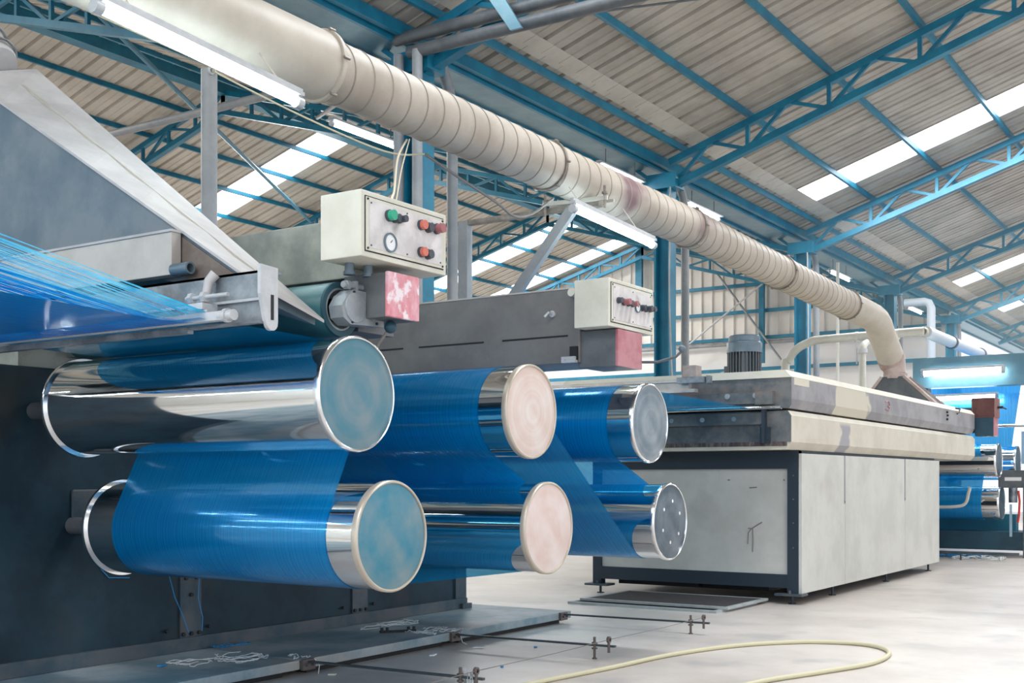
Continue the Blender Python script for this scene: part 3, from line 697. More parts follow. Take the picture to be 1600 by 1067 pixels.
# incoming tapes, fanned out toward the creel
def yarns(x0, x1, n, f, wd, seed, jit=.004):
    rnd = random.Random(seed); b = MB()
    for i in range(n):
        x = x0+(x1-x0)*i/(n-1)+rnd.uniform(-jit, jit); dz_ = rnd.uniform(-.012, .012)
        pts = f(x, dz_, rnd)
        vs = []
        for (px, py, pz) in pts: vs += [(px-wd/2, py, pz), (px+wd/2, py, pz+rnd.uniform(-.0006, .0006))]
        b.add(vs, [(2*j, 2*j+1, 2*j+3, 2*j+2) for j in range(len(pts)-1)])
    return b
b = yarns(-4.84, -3.43, 150, lambda x, d, r_: [(x+r_.uniform(-.03, .03), -.5, 2.37+d*4), (x, 3.08, 1.742), (x, 3.14, 1.728)], .0078, 21)
tag(b.build('incoming_yarn', 'yarn_cyan', fix=False), 'bright cyan tapes streaming in from upper left onto the white guide bar', 'yarn', kind='stuff')
b = yarns(-5.0, -3.48, 150, lambda x, d, r_: [(x+r_.uniform(-.05, .05), -.5, 2.16+d*5), (x, 2.92, 1.700), (x, 3.08, 1.700)], .0085, 22)
tag(b.build('incoming_yarn', 'yarn_blue', fix=False), 'lower layer of darker blue tapes running under the guide bar', 'yarn', kind='stuff')
b = sheet([(1.0, 1.76), (2.4, 1.715), (2.95, 1.700), (3.12, 1.703)], -4.98, -3.52)
tag(b.build('lower_tape_sheet', 'web_bg', fix=False), 'smooth blue band of tapes passing low behind the guide bar', 'yarn sheet')

# ------------------------------------------------------------------ GUIDE BAR, CHANNEL, HOOD AT LEFT
t = thing('guide_bar', (-4.3, 3.1, 1.70), 'white square guide bar with a rounded end that the yarns run over', 'bar')
b = MB(); b.box(-5.35, -3.33, 3.09, 3.125, 1.70, 1.735, .004); b.build('square_bar', 'white_metal', t)
b = MB(); b.cyl((-3.36, 3.107, 1.718), (-3.285, 3.107, 1.718), .021, 20); b.cyl((-3.33, 3.107, 1.718), (-3.315, 3.107, 1.718), .027, 20); b.build('end_knob', 'white_metal', t)
b = MB(); b.box(-5.3, -3.6, 3.16, 3.19, 1.675, 1.70); b.build('lower_rail', 'galvanised', t)
t = thing('channel_beam', (-4.3, 3.2, 1.66), 'galvanised channel beam above the yarns with a slotted end plate', 'beam')
b = MB(); b.box(-5.4, -3.22, 3.20, 3.212, 1.69, 1.895); b.box(-5.4, -3.22, 3.20, 3.29, 1.885, 1.895); b.box(-5.4, -3.22, 3.165, 3.212, 1.69, 1.698); b.build('channel', 'galvanised', t)
b = MB(); b.box(-5.4, -3.23, 3.19, 3.2, 1.78, 1.79); b.build('face_strip', 'white_metal', t)
prof = [(3.165, 1.91), (3.255, 1.905), (3.255, 1.70)]+[(3.225+.03*math.cos(a*PI/8), 1.695-.03*math.sin(a*PI/8)) for a in range(1, 8)]+[(3.19, 1.70), (3.165, 1.80)]
b = MB(); b.prism(prof, 'x', -3.222, -3.205); pl = b.build('end_plate', 'white_metal', t)
b = MB(); b.prism([(3.217, 1.80), (3.232, 1.80), (3.232, 1.705), (3.217, 1.705)], 'x', -3.206, -3.2035); b.build('slot', 'black', pl)
t = thing('adjusting_clamp', (-3.45, 3.15, 1.74), 'pale clamp with a threaded pin holding the guide bar to the channel beam', 'clamp')
b = MB(); b.tube([(-3.47, 3.185, 1.90), (-3.49, 3.17, 1.87), (-3.50, 3.165, 1.81), (-3.485, 3.15, 1.77)], [.022, .020, .018, .020], 12); b.build('casting_arm', 'hood_light', t)
b = MB(); b.box(-3.52, -3.44, 3.09, 3.17, 1.748, 1.775, .004); b.box(-3.545, -3.425, 3.10, 3.16, 1.736, 1.748); b.build('foot', 'white_metal', t)
b = MB(); b.cyl((-3.56, 3.12, 1.80), (-3.33, 3.12, 1.80), .0085, 12); b.cyl((-3.54, 3.12, 1.80), (-3.52, 3.12, 1.80), .021, 6); b.cyl((-3.47, 3.12, 1.80), (-3.45, 3.12, 1.80), .021, 6); b.build('threaded_pin', 'white_metal', t)
b = MB(); b.box(-4.86, -4.72, 3.06, 3.075, 1.735, 1.80); tag(b.build('light_patch_box', 'paper_white'), 'small white box standing for light seen behind the yarns at left', 'block')  # white box put in for brightness showing behind the yarns

hz = lambda x: 1.76+.727*(-3.35-x)
hf = lambda x: 2.84-.60*(x+4.97)
t = thing('suction_hood', (-4.5, 3.45, 1.8), 'big slanting grey sheet-metal suction hood at the left edge', 'hood')
fy, by = 3.25, 3.66
xt, xb = -5.28, -3.34
b = MB()
F = [(-3.38, 1.83), (-3.38, hf(-3.38)-.004), (xt, hf(xt)-.004), (-5.42, hf(xt)-.03), (-5.42, 2.62), (-5.02, 2.05), (-3.9, 1.93)]
B = [(-3.38, 1.745), (-3.38, hz(-3.38)-.004), (xt, hz(xt)-.05), (-5.42, hz(xt)-.03), (-5.42, 2.62), (-5.02, 2.05), (-3.9, 1.93)]
n7 = len(F); b.add([(x, fy+.012, z) for x, z in F]+[(x, by-.012, z) for x, z in B], [tuple(range(n7))[::-1], tuple(range(n7, 2*n7))]+[(i, (i+1) % n7, n7+(i+1) % n7, n7+i) for i in range(n7) if i != 1])
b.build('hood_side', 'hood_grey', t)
def slab(x0, x1, f0, f1, th=.012, d0=0.0):
    """strip of the twisted sloping panel between fractions f0 and f1 of its depth"""
    def P(x, f, d): y = fy+(by-fy)*f; return (x, y, hf(x)+(hz(x)-hf(x))*f+d)
    b = MB(); N = 6; vs = []
    for i in range(N+1):
        x = x0+(x1-x0)*i/N; vs += [P(x, f0, d0), P(x, f1, d0), P(x, f1, d0+th), P(x, f0, d0+th)]
    fs = [(0, 1, 2, 3), (4*N+3, 4*N+2, 4*N+1, 4*N)]
    for i in range(N):
        for q in range(4): fs.append((4*i+q, 4*(i+1)+q, 4*(i+1)+(q+1) % 4, 4*i+(q+1) % 4))
    return b.add(vs, fs)
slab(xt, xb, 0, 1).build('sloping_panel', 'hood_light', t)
slab(-5.12, -3.45, .52, .555, .014, .010).build('seam_fold', 'hood_beige', t)
b = MB(); b.add([(xt, fy, hf(xt)), (xt, by, hz(xt)), (xt-.14, by, hz(xt)+.03), (xt-.14, fy, hf(xt)+.03), (xt, fy, hf(xt)+.014), (xt, by, hz(xt)+.014), (xt-.14, by, hz(xt)+.045), (xt-.14, fy, hf(xt)+.045)], [(0, 1, 2, 3), (4, 5, 6, 7), (0, 1, 5, 4), (2, 3, 7, 6), (0, 3, 7, 4), (1, 2, 6, 5)])
b.build('hood_top', 'hood_light', t)
b = MB(); b.prism([(-3.74, 1.92), (-3.74, hf(-3.74)-.016), (-3.385, hf(-3.385)-.016), (-3.385, 1.81)], 'y', fy+.004, fy+.012); b.build('brown_panel', 'brown_steel', t)['label'] = 'brown lower corner of the hood side'  # lower corner of the hood side, coloured browner than the rest
b = MB(); b.box(-5.2, -3.74, 3.20, 3.25, 1.925, 2.10, .003); b.build('skirt_box', 'hood_beige', t)
b = MB(); b.box(-5.2, -3.735, 3.194, 3.25, 2.098, 2.108); b.build('skirt_lip', 'hood_light', t)
b = MB(); b.lathe([(0, .018), (0, .025), (.10, .025), (.10, .018), (0, .018)], (-3.745, 3.215, 1.945), 'x', 20); b.build('pipe_stub', 'motor_blue', t)
t2 = thing('flexible_duct', (-5.42, 3.45, 3.1), 'corrugated white flexible duct with two wire clamps, top of the grey hood', 'duct')
c0 = Vector((-5.34, 3.45, 3.13)); dd = Vector((-.62, -.12, .76)).normalized()
pts = [c0+dd*(i*.02) for i in range(16)]
MB().tube(pts, [.13+.006*(i % 2) for i in range(16)], 32).build('flexible_sleeve', 'hood_light', t2)
for s_ in (.05, .15):
    c_ = c0+dd*s_
    u_ = dd.cross(Vector((0, 1, 0))).normalized(); v_ = dd.cross(u_)
    b = MB(); b.tube([c_+(u_*math.cos(a*PI/20)+v_*math.sin(a*PI/20))*.148 for a in range(41)], .007, 8); b.build('wire_clamp', 'galvanised', t2)

# standing grey pole and duct support posts on the frame
t = thing('grey_pole', (-5.58, 5.07, 1.69), 'round grey pole standing behind the slanting hood', 'pole')
b = MB(); b.cyl((-5.58, 5.07, 1.69), (-5.58, 5.07, 3.64), .05, 28); b.build('pole_tube', 'grey_pipe', t)
b = MB(); b.lathe([(0, .012), (0, .026), (.01, .026), (.01, .012), (0, .012)], (-5.535, 5.04, 3.62), 'x', 16); b.build('eyelet', 'white_metal', t)
t = thing('duct_support', (-5.32, 7.43, 1.69), 'grey angle-iron frame with a slanting brace holding up the duct', 'support frame')
b = MB(); b.bar((-5.32, 7.43, 1.69), (-5.32, 7.43, 3.1), .085, .07, up=(0, 1, 0)); b.build('post', 'grey_pipe', t)
b = MB(); b.bar((-5.37, 7.43, 3.085), (-4.12, 7.43, 3.085), .06, .035); b.build('top_rail', 'clamp_steel', t)
b = MB(); b.bar((-5.28, 7.40, 1.98), (-4.34, 7.40, 3.07), .075, .05, up=(0, 1, 0)); b.build('slanting_brace', 'grey_pipe', t)
t = thing('duct_bracket', (-4.3, 7.42, 3.1), 'pale threaded bracket clamped under the duct on the support rail', 'bracket')
b = MB(); b.bar((-4.58, 7.38, 3.13), (-4.04, 7.38, 3.11), .018, .03); b.bar((-4.58, 7.48, 3.13), (-4.04, 7.48, 3.11), .018, .02); b.build('cross_bar', 'pipe_cream', t)
for x in (-4.56, -4.06): b = MB(); b.cyl((x, 7.38, 3.04), (x, 7.38, 3.20), .010, 8); b.cyl((x, 7.38, 3.14), (x, 7.38, 3.155), .022, 6); b.build('bolt', 'clamp_steel', t)

# ------------------------------------------------------------------ PRESSURE UNITS AND CONTROL BOXES
t = thing('pressure_unit', (-4.3, 4.0, 1.8), 'grey-green beam with rubber pressing roller above the upper left roller', 'pressing unit')
b = MB(); b.box(-6.0, -3.44, 3.94, 4.26, 1.99, 2.255, .006); b.build('beam', 'beam_green', t)
b = MB(); b.box(-6.0, -3.44, 3.99, 4.24, 1.76, 1.99); b.build('under_beam', 'steel_dark', t)
b = MB(); b.box(-6.2, -5.5, 3.7, 4.4, 1.695, 2.255); b.build('end_housing', 'beam_green', t)
MB().lathe([(-1.75, .05), (-1.75, .118), (-.012, .118), (0, .112), (0, .095)], (-3.42, 3.85, 1.838), 'x', 56).build('rubber_roller', 'rubber_teal', t)
MB().lathe([(-.01, .1175), (.003, .1175), (.003, .094), (-.02, .088)], (-3.42, 3.85, 1.838), 'x', 56).build('rubber_edge', 'rubber_ring', t)
MB().lathe([(-.003, .095), (.001, .092), (.001, .084), (-.03, .078), (-.05, .05)], (-3.42, 3.85, 1.838), 'x', 56).build('steel_ring', 'bracket_grey', t)
o_ = [(3.795, 1.885), (3.765, 1.84), (3.775, 1.79), (3.82, 1.765), (4.04, 1.775), (4.04, 1.915), (3.84, 1.915)]
b = MB(); b.prism(o_, 'x', -3.41, -3.335); hb = b.build('bearing_arm', 'bracket_grey', t)
b = MB(); b.lathe([(0, .066), (.008, .064), (.010, .056), (.012, .0005)], (-3.337, 3.85, 1.838), 'x', 32); b.build('bearing_cover', 'bracket_grey', hb)
b = MB(); b.cyl((-3.335, 3.965, 1.815), (-3.318, 3.965, 1.815), .022, 16); b.cyl((-3.318, 3.965, 1.815), (-3.308, 3.965, 1.815), .011, 8); b.build('pivot_washer', 'galvanised', hb)
for (yy, zz) in ((3.84, 1.905), (3.96, 1.90), (3.985, 1.88), (3.83, 1.775), (3.99, 1.785)):
    b = MB(); b.cyl((-3.336, yy, zz), (-3.329, yy, zz), .006, 8); b.build('cap_screw', 'bolt', hb)
b = MB(); b.cyl((-3.36, 3.80, 1.935), (-3.36, 3.93, 1.935), .014, 16); b.cyl((-3.36, 3.815, 1.935), (-3.36, 3.835, 1.935), .021, 6); b.box(-3.38, -3.34, 3.86, 3.875, 1.91, 1.955); b.box(-3.38, -3.34, 3.945, 3.965, 1.91, 1.96); b.build('adjusting_screw', 'bracket_grey', hb)
b = MB(); b.box(-3.46, -3.225, 3.92, 4.13, 1.80, 1.992, .003); b.build('end_block', 'steel_dark', t)
b = MB(); b.box(-3.226, -3.205, 3.915, 4.13, 1.80, 1.995, .006); b.build('red_end_plate', 'red_plate', t)['label'] = 'scuffed red plate, paint worn white in the middle'
b = MB(); b.box(-3.36, -3.26, 4.13, 4.20, 1.885, 1.905); b.build('red_tab', 'red_button', t)
for (xx, yy) in ((-3.36, 3.84), (-3.33, 3.93)): b = MB(); b.cyl((xx, yy, 1.99), (xx, yy, 2.035), .02, 14); b.cyl((xx, yy, 1.98), (xx, yy, 1.995), .026, 14); b.build('cable_gland', 'motor_blue', t)
t = thing('lever_knob', (-3.3, 4.05, 1.7), 'black ball-headed lever under the red plate above the upper left roller', 'lever')
b = MB(); b.lathe([(.028*math.cos(PI*k/10)*-1, max(.0005, .028*math.sin(PI*k/10))) for k in range(11)], (-3.28, 4.02, 1.77), 'x', 20); b.build('ball_knob', 'bg_dark', t)
b = MB(); b.tube([(-3.3, 4.02, 1.75), (-3.34, 4.01, 1.70), (-3.40, 4.03, 1.64), (-3.42, 4.06, 1.60)], .007, 8); b.build('lever_rod', 'cable_grey', t)

def knob(par, x, y, z, r, l, m, name='button', base=True):
    if base: b = MB(); b.cyl((x, y, z), (x+.012, y, z), r*1.15, 20); bb = b.build(name, 'black_button', par)
    b = MB(); b.cyl((x+(.012 if base else 0), y, z), (x+l, y, z), r, 20)
    return b.build('button_cap' if base else name, m, bb if base else par)
def ctrl_box(y0, y1, z0, z1, label, buttons, dial, x0=-3.425, x1=-3.2):
    t = thing('control_box', ((x0+x1)/2, (y0+y1)/2, z0), label, 'control box', 'control boxes over the rollers')
    b = MB(); b.box(x0, x1, y0, y1, z0, z1, .005); b.build('box_shell', 'box_cream', t)
    b = MB(); b.box(x1, x1+.002, y0+.022, y1-.022, z0+.022, z1-.022); b.build('door_gap', 'black', t)
    b = MB(); b.box(x1, x1+.006, y0+.027, y1-.027, z0+.027, z1-.027, .001); d = b.build('front_panel', 'box_cream', t)
    b = MB(); b.box(x1+.006, x1+.0085, y0+.045, y1-.045, z0+.04, z1-.04); pn = b.build('button_plate', 'panel_face', t)
    for yy in (y0+.036, y1-.036):
        for zz in (z0+.036, z1-.036): b = MB(); b.cyl((x1+.006, yy, zz), (x1+.0095, yy, zz), .005, 8); b.build('screw', 'bolt', d)
    for yy in (y0+.055, (y0+y1)/2, y1-.055):
        for zz in (z0+.05, z1-.05): b = MB(); b.cyl((x1+.0085, yy, zz), (x1+.011, yy, zz), .0035, 8); b.build('screw', 'bolt', pn)
    for (fy_, fz_, r, l, m_) in buttons:
        knob(pn, x1+.0085, y0+fy_*(y1-y0), z0+fz_*(z1-z0), r, l, m_)
    fy_, fz_, r = dial; yy, zz = y0+fy_*(y1-y0), z0+fz_*(z1-z0)
    b = MB(); b.lathe([(0, r), (.008, r), (.008, r*.82), (.004, r*.82)], (x1+.0085, yy, zz), 'x', 32); dl = b.build('gauge_ring', 'motor_blue', pn)
    b = MB(); b.cyl((x1+.008, yy, zz), (x1+.0125, yy, zz), r*.82, 32); b.build('gauge_face', 'dial_white', pn)
    b = MB(); b.bar((x1+.0135, yy, zz), (x1+.0135, yy+.012, zz+.012), .002, .003, up=(1, 0, 0)); b.build('gauge_needle', 'bolt', pn)
    return t
ctrl_box(3.73, 4.32, 2.03, 2.307, 'cream control box with green knob and gauge above the scuffed red plate',
         [(.285, .70, .022, .035, 'green_button'), (.345, .68, .017, .035, 'black_button'), (.40, .685, .015, .045, 'black_button'),
          (.66, .70, .020, .030, 'red_button'), (.745, .69, .020, .028, 'black_button'), (.85, .71, .021, .045, 'maroon_button'),
          (.66, .27, .020, .030, 'red_button'), (.74, .26, .020, .028, 'black_button')], (.30, .29, .042))
ctrl_box(5.86, 6.42, 1.973, 2.247, 'cream control box with a row of dark knobs beside the grey beam',
         [(.17, .56, .016, .03, 'black_button'), (.28, .55, .018, .05, 'maroon_button'), (.38, .55, .016, .035, 'black_button'), (.48, .56, .016, .04, 'maroon_button'),
          (.70, .53, .017, .03, 'black_button'), (.78, .53, .017, .05, 'black_button'), (.88, .54, .015, .045, 'black_button')], (.60, .52, .032))
t = thing('pressure_unit', (-4.3, 6.1, 1.77), 'long dark grey beam between the two control boxes, red end plate', 'pressing unit')
b = MB(); b.box(-6.0, -3.44, 5.95, 6.35, 1.785, 2.222, .006); b.build('beam', 'beam_grey', t)
b = MB(); b.box(-6.0, -3.44, 5.945, 5.952, 2.218, 2.228); b.build('top_edge', 'hood_beige', t)
for (xa, xb) in ((-5.2, -4.75), (-4.62, -4.12), (-3.98, -3.52)): b = MB(); b.box(xa, xb, 5.944, 5.951, 1.942, 1.95); b.build('slot', 'black', t)
b = MB(); b.box(-6.2, -5.5, 5.8, 6.5, 1.695, 2.2); b.build('end_housing', 'beam_grey', t)
MB().lathe([(-1.75, .05), (-1.75, .118), (0, .118), (0, .05), (.12, .05)], (-4.05, 6.42, 1.86), 'x', 48).build('rubber_roller', 'rubber_teal', t)
b = MB(); b.box(-3.46, -3.215, 5.97, 6.27, 1.755, 1.968, .003); b.build('end_block', 'steel_dark', t)
b = MB(); b.box(-3.216, -3.198, 5.97, 6.27, 1.755, 1.968, .004); b.build('red_end_plate', 'red_plate_plain', t)
for x in (-5.0, -3.50):
    b = MB(); b.box(x, x+.05, 5.935, 5.952, 1.80, 1.88); b.build('notch', 'black', t)
    b = MB(); b.box(x-.045, x+.045, 5.915, 5.95, 1.785, 1.82); b.cyl((x-.02, 5.915, 1.803), (x-.02, 5.905, 1.803), .006, 8); b.build('latch', 'white_metal', t)
b = MB(); b.tube([(-3.62, 5.95, 2.08), (-3.63, 5.91, 2.085), (-3.65, 5.90, 2.06)], .009, 8); b.cyl((-3.62, 5.955, 2.08), (-3.62, 5.935, 2.08), .02, 12); b.build('turn_handle', 'white_metal', t)
b = MB(); b.cyl((-3.47, 5.90, 2.19), (-3.47, 5.95, 2.19), .024, 16); b.build('cable_gland', 'box_cream', t)
t = thing('lever_knob', (-3.2, 6.3, 1.8), 'grey ball-headed lever sticking out right of the second red plate', 'lever')
b = MB(); b.tube([(-3.22, 6.26, 1.80), (-3.12, 6.32, 1.80), (-3.02, 6.36, 1.83), (-2.99, 6.37, 1.86)], .008, 8); b.build('lever_rod', 'steel_dark', t)
b = MB(); b.lathe([(-.022*math.cos(PI*k/10), max(.0005, .022*math.sin(PI*k/10))) for k in range(11)], (-2.985, 6.37, 1.875), 'x', 20); b.build('ball_knob', 'hood_grey', t)

# ------------------------------------------------------------------ THE OVEN
OX0, OX1, OY0, OY1 = -5.68, -3.60, 10.08, 15.0
cab = thing('oven_cabinet', ((OX0+OX1)/2, OY0, 0), 'long cream panelled oven base with a dark steel frame on levelling feet', 'oven base')
b = MB(); b.box(OX0, OX0+.09, OY0, OY0+.09, .09, 1.36); b.build('frame_post', 'oven_frame', cab)
b = MB(); b.box(OX1-.10, OX1, OY0-.01, OY0+.09, .09, 1.36); b.build('frame_post', 'oven_frame', cab)
b = MB(); b.box(OX0, OX1, OY0-.005, OY0+.08, 1.20, 1.36); b.build('frame_rail', 'oven_frame', cab)
b = MB(); b.box(OX0+.09, OX1-.1, OY0, OY0+.08, .14, .26); b.build('frame_rail', 'oven_frame', cab)
b = MB(); b.box(OX0+.08, OX1-.09, OY0+.03, OY0+.05, .25, 1.21); b.build('front_panel', 'oven_panel', cab)
b = MB(); b.box(OX0, OX1-.03, OY0+.08, OY1, .16, 1.38); b.build('inner_body', 'oven_frame', cab)
ys = [OY0, 11.30, 13.45, OY1]
for i in range(3):
    b = MB(); b.box(OX1-.005, OX1+.03, ys[i]+.004, ys[i+1]-.004, .095, 1.335, .004); b.build('side_panel', 'oven_panel', cab)
for y in ys[1:3]:
    b = MB(); b.box(OX1+.028, OX1+.034, y-.035, y-.002, .87, 1.335); b.build('cover_strip', 'grey_pipe', cab)
    b = MB(); b.cyl((OX1+.034, y-.02, .89), (OX1+.037, y-.02, .89), .006, 8); b.build('screw', 'bolt', cab)
for (x, y) in ((OX0+.07, OY0+.03), (OX1-.07, OY0+.03), (OX1-.03, 11.1), (OX1-.03, 12.9), (OX1-.03, 14.7)):
    b = MB(); b.cyl((x, y, 0), (x, y, .1), .012, 8); b.cyl((x, y, 0), (x, y, .008), .035, 14)
    ft = b.build('levelling_foot', 'oven_frame', cab)
    if y < 10.5: b = MB(); b.box(x-.13, x+.12, y-.09, y+.07, .075, .095); b.cyl((x, y-.06, .095), (x, y-.06, .125), .015, 6); b.build('foot_plate', 'frame_trim', ft)
b = MB(); b.box(-5.5, -3.95, OY0+.2, OY0+.6, .085, .16); b.box(-5.2, -4.6, OY0+.1, OY0+.3, .10, .14); b.build('lower_tray', 'black', cab)
for (x, z) in ((-3.74, 1.10), (-3.645, 1.14), (-3.645, .93), (-3.645, .72), (-3.645, .5)):
    b = MB(); b.cyl((x, OY0-.01+(0 if x > -3.7 else .03), z), (x, OY0-.016+(0 if x > -3.7 else .03), z), .007, 8); b.build('rivet', 'hood_grey', cab)
# paint marks on the front panel
yp = OY0+.0285
b = MB()
for pts in ([(-3.95, .72), (-4.0, .69), (-4.05, .66), (-4.08, .665)], [(-4.05, .665), (-4.08, .62), (-4.085, .52)], [(-4.04, .66), (-4.035, .56), (-4.04, .45)], [(-4.07, 1.03), (-4.0, 1.035)], [(-4.28, 1.10), (-4.26, 1.10)]):
    b.tube([(x, yp, z) for x, z in pts], .0055, 6)
b.build('paint_scratch', 'scratch', cab)

# lower and upper oven halves
LX0, LX1, LY0, LY1 = -5.85, -3.555, 9.78, 16.9
lo = thing('oven_lower_body', (-4.7, LY0, 1.37), 'cream lower half of the oven body with one grey paint patch', 'oven body')
pr = [(LX0+.06, 1.365), (LX1-.055, 1.365), (LX1, 1.43), (LX1, 1.655), (LX1-.03, 1.70), (LX0+.03, 1.70), (LX0, 1.655), (LX0, 1.43)]
b = MB(); b.prism(pr, 'y', LY0+.002, LY1); b.build('body', 'oven_lower_paint', lo)
prf = [(LX0+.06, 1.43), (LX1-.004, 1.43), (LX1-.003, 1.655), (LX1-.035, 1.70), (LX0+.03, 1.70), (LX0, 1.655), (LX0, 1.43)]
b = MB(); b.prism(prf, 'y', LY0-.004, LY0+.002); b.build('front_face', 'oven_dirty', lo)
b = MB(); b.box(LX0+.05, LX1-.04, LY0-.006, LY0+.003, 1.395, 1.432); b.build('stained_edge', 'oven_stain', lo)
b = MB(); b.box(LX0+.1, -3.80, LY0-.05, LY0-.004, 1.585, 1.685); rl = b.build('slot_jaw', 'oven_dirty', lo)
for x in (-5.6, -5.3, -4.98, -4.66, -4.36, -4.06): b = MB(); b.cyl((x, LY0-.05, 1.635), (x, LY0-.064, 1.635), .021, 16); b.build('bolt_head', 'bracket_grey', rl)
b = MB(); b.box(-3.80, -3.775, LY0-.07, LY0-.004, 1.42, 1.73); b.box(-3.83, -3.74, LY0-.03, LY0-.004, 1.42, 1.56)
for (x, z) in ((-3.81, 1.53), (-3.76, 1.53), (-3.81, 1.46), (-3.76, 1.46)): b.cyl((x, LY0-.03, z), (x, LY0-.04, z), .009, 8)
b.build('hinge_bracket', 'oven_frame', lo)
up = thing('oven_upper_body', (-4.7, LY0, 1.72), 'upper half of the oven body in patchy grey and cream paint', 'oven body')
pr = [(LX0+.05, 1.722), (LX1-.04, 1.722), (LX1, 1.80), (LX1, 1.99), (LX1-.05, 2.045), (LX0+.05, 2.045), (LX0, 1.99), (LX0, 1.80)]
b = MB(); b.prism(pr, 'y', LY0+.002, LY1-.02); b.build('body', 'oven_lid_paint', up)
b = MB(); b.prism([(LX1-.001, 1.985), (LX1+.003, 1.99), (LX1-.05, 2.05), (LX0+.05, 2.05), (LX0-.003, 1.99)], 'y', LY0-.02, LY1-.015); b.build('top_sheet', 'oven_cream', up)
b = MB(); b.prism([(LX0+.05, 1.722), (LX1-.02, 1.722), (LX1-.001, 1.75), (LX1-.001, 1.998), (LX0, 1.998), (LX0, 1.80)], 'y', LY0-.006, LY0+.002); b.build('front_face', 'oven_dirty', up)
b = MB(); b.box(LX0+.1, -3.80, LY0-.05, LY0-.006, 1.765, 1.865); rl = b.build('slot_jaw', 'oven_dirty', up)
for x in (-5.3, -4.98, -4.66, -4.12, -3.86): b = MB(); b.cyl((x, LY0-.05, 1.835), (x, LY0-.064, 1.835), .024, 16); b.build('bolt_head', 'bracket_grey', rl)
b = MB(); b.box(-3.86, -3.70, LY0-.07, LY0-.006, 1.755, 1.87); b.build('corner_block', 'oven_dirty', up)
b = MB(); b.box(LX1, LX1+.003, 9.84, 10.22, 1.925, 1.985); b.build('sticker', 'sticker', up)
b = MB()
for s_ in ([(12.6, 1.93), (12.72, 1.94), (12.76, 1.90), (12.68, 1.89), (12.76, 1.87), (12.72, 1.84), (12.6, 1.85)],):
    b.tube([(LX1+.002, y, z) for y, z in s_], .006, 6)
b.build('red_digit', 'red_plate_plain', up)
for (y, z) in ((15.3, 1.95), (15.32, 1.91), (15.3, 1.86)):
    b = MB(); b.cyl((LX1, y, z), (LX1+.02, y, z), .014, 8); b.build('bolt_head', 'bolt', up)
b = MB(); b.tube([(LX1-.03, 15.9, 2.03), (LX1+.03, 15.9, 2.02), (LX1+.03, 15.82, 1.97), (LX1+.02, 15.78, 1.95)], .01, 8); b.build('lifting_hook', 'bolt', up)
b = MB(); b.cyl((-5.6, LY0-.07, 1.725), (-3.62, LY0-.07, 1.725), .017, 16)
tag(b.build('slot_roller', 'chrome'), 'thin bright silver bar across the oven mouth', 'bar')

# entry rail in front of the oven
t = thing('entry_rail', (-4.9, 9.4, 1.9), 'long pinkish steel rail before the oven mouth with a block at its end', 'rail')
b = MB(); b.box(-7.5, -4.22, 9.42, 9.50, 1.955, 1.985, .002); b.build('upper_rail', 'rail_metal', t)
b = MB(); b.box(-7.5, -4.30, 9.42, 9.50, 1.865, 1.895); b.box(-7.5, -4.36, 9.44, 9.50, 1.895, 1.955); b.build('lower_rail', 'rail_metal', t)
b = MB(); b.box(-4.40, -4.265, 9.38, 9.50, 1.99, 2.095, .006); b.build('end_block', 'rust_block', t)
b = MB(); b.box(-4.44, -4.18, 9.36, 9.42, 1.94, 1.992); b.box(-4.17, -4.145, 9.38, 9.45, 1.935, 2.0); b.build('end_clip', 'galvanised', t)
b = MB(); b.box(-7.45, -7.35, 9.42, 9.50, 0, 1.87); b.build('rail_stand', 'steel_dark', t)

# motors on the lid
t = thing('electric_motor', (-4.28, 10.7, 2.05), 'grey-blue upright electric motor with cooling fins on the oven lid', 'motor')
mx, my = -4.36, 10.7
b = MB(); b.cyl((mx, my, 2.05), (mx, my, 2.33), .125, 32); b.build('motor_body', 'motor_fin', t)
b = MB()
for k_ in range(30):
    a = k_*2*PI/30; b.bar((mx+.14*math.cos(a), my+.14*math.sin(a), 2.07), (mx+.14*math.cos(a), my+.14*math.sin(a), 2.325), .008, .045, up=(math.cos(a), math.sin(a), 0))
b.build('cooling_fins', 'motor_fin', t)
MB().lathe([(0, .168), (.09, .168), (.105, .160), (.11, .150), (.155, .150), (.168, .135), (.17, .0005)], (mx, my, 2.32), 'z', 40).build('fan_cover', 'motor_blue', t)
b = MB(); b.box(mx-.19, mx-.12, my-.05, my+.05, 2.12, 2.2, .006); b.build('terminal_box', 'steel_dark', t)
b = MB(); b.tube([(mx-.18, my, 2.15), (mx-.24, my, 2.14), (mx-.29, my, 2.09), (mx-.30, my, 2.05)], .011, 8); b.build('motor_cable', 'pipe_cream', t)
t = thing('electric_motor', (-4.9, 15.9, 2.05), 'dark green motor lying on the lid left of the pyramid hood', 'motor')
b = MB(); b.cyl((-5.33, 15.9, 2.27), (-4.97, 15.9, 2.27), .095, 24)
for k_ in range(6): b.cyl((-5.3+.05*k_, 15.9, 2.27), (-5.28+.05*k_, 15.9, 2.27), .108, 24)
b.build('motor_body', 'motor_green', t)
b = MB(); b.cyl((-5.40, 15.9, 2.27), (-5.33, 15.9, 2.27), .112, 24); b.build('fan_cover', 'motor_green', t)
b = MB(); b.box(-5.2, -5.08, 15.84, 15.96, 2.36, 2.40, .005); b.build('terminal_box', 'motor_green', t)
b = MB(); b.box(-5.35, -4.98, 15.8, 16.0, 2.046, 2.18); b.build('motor_foot', 'steel_dark', t)

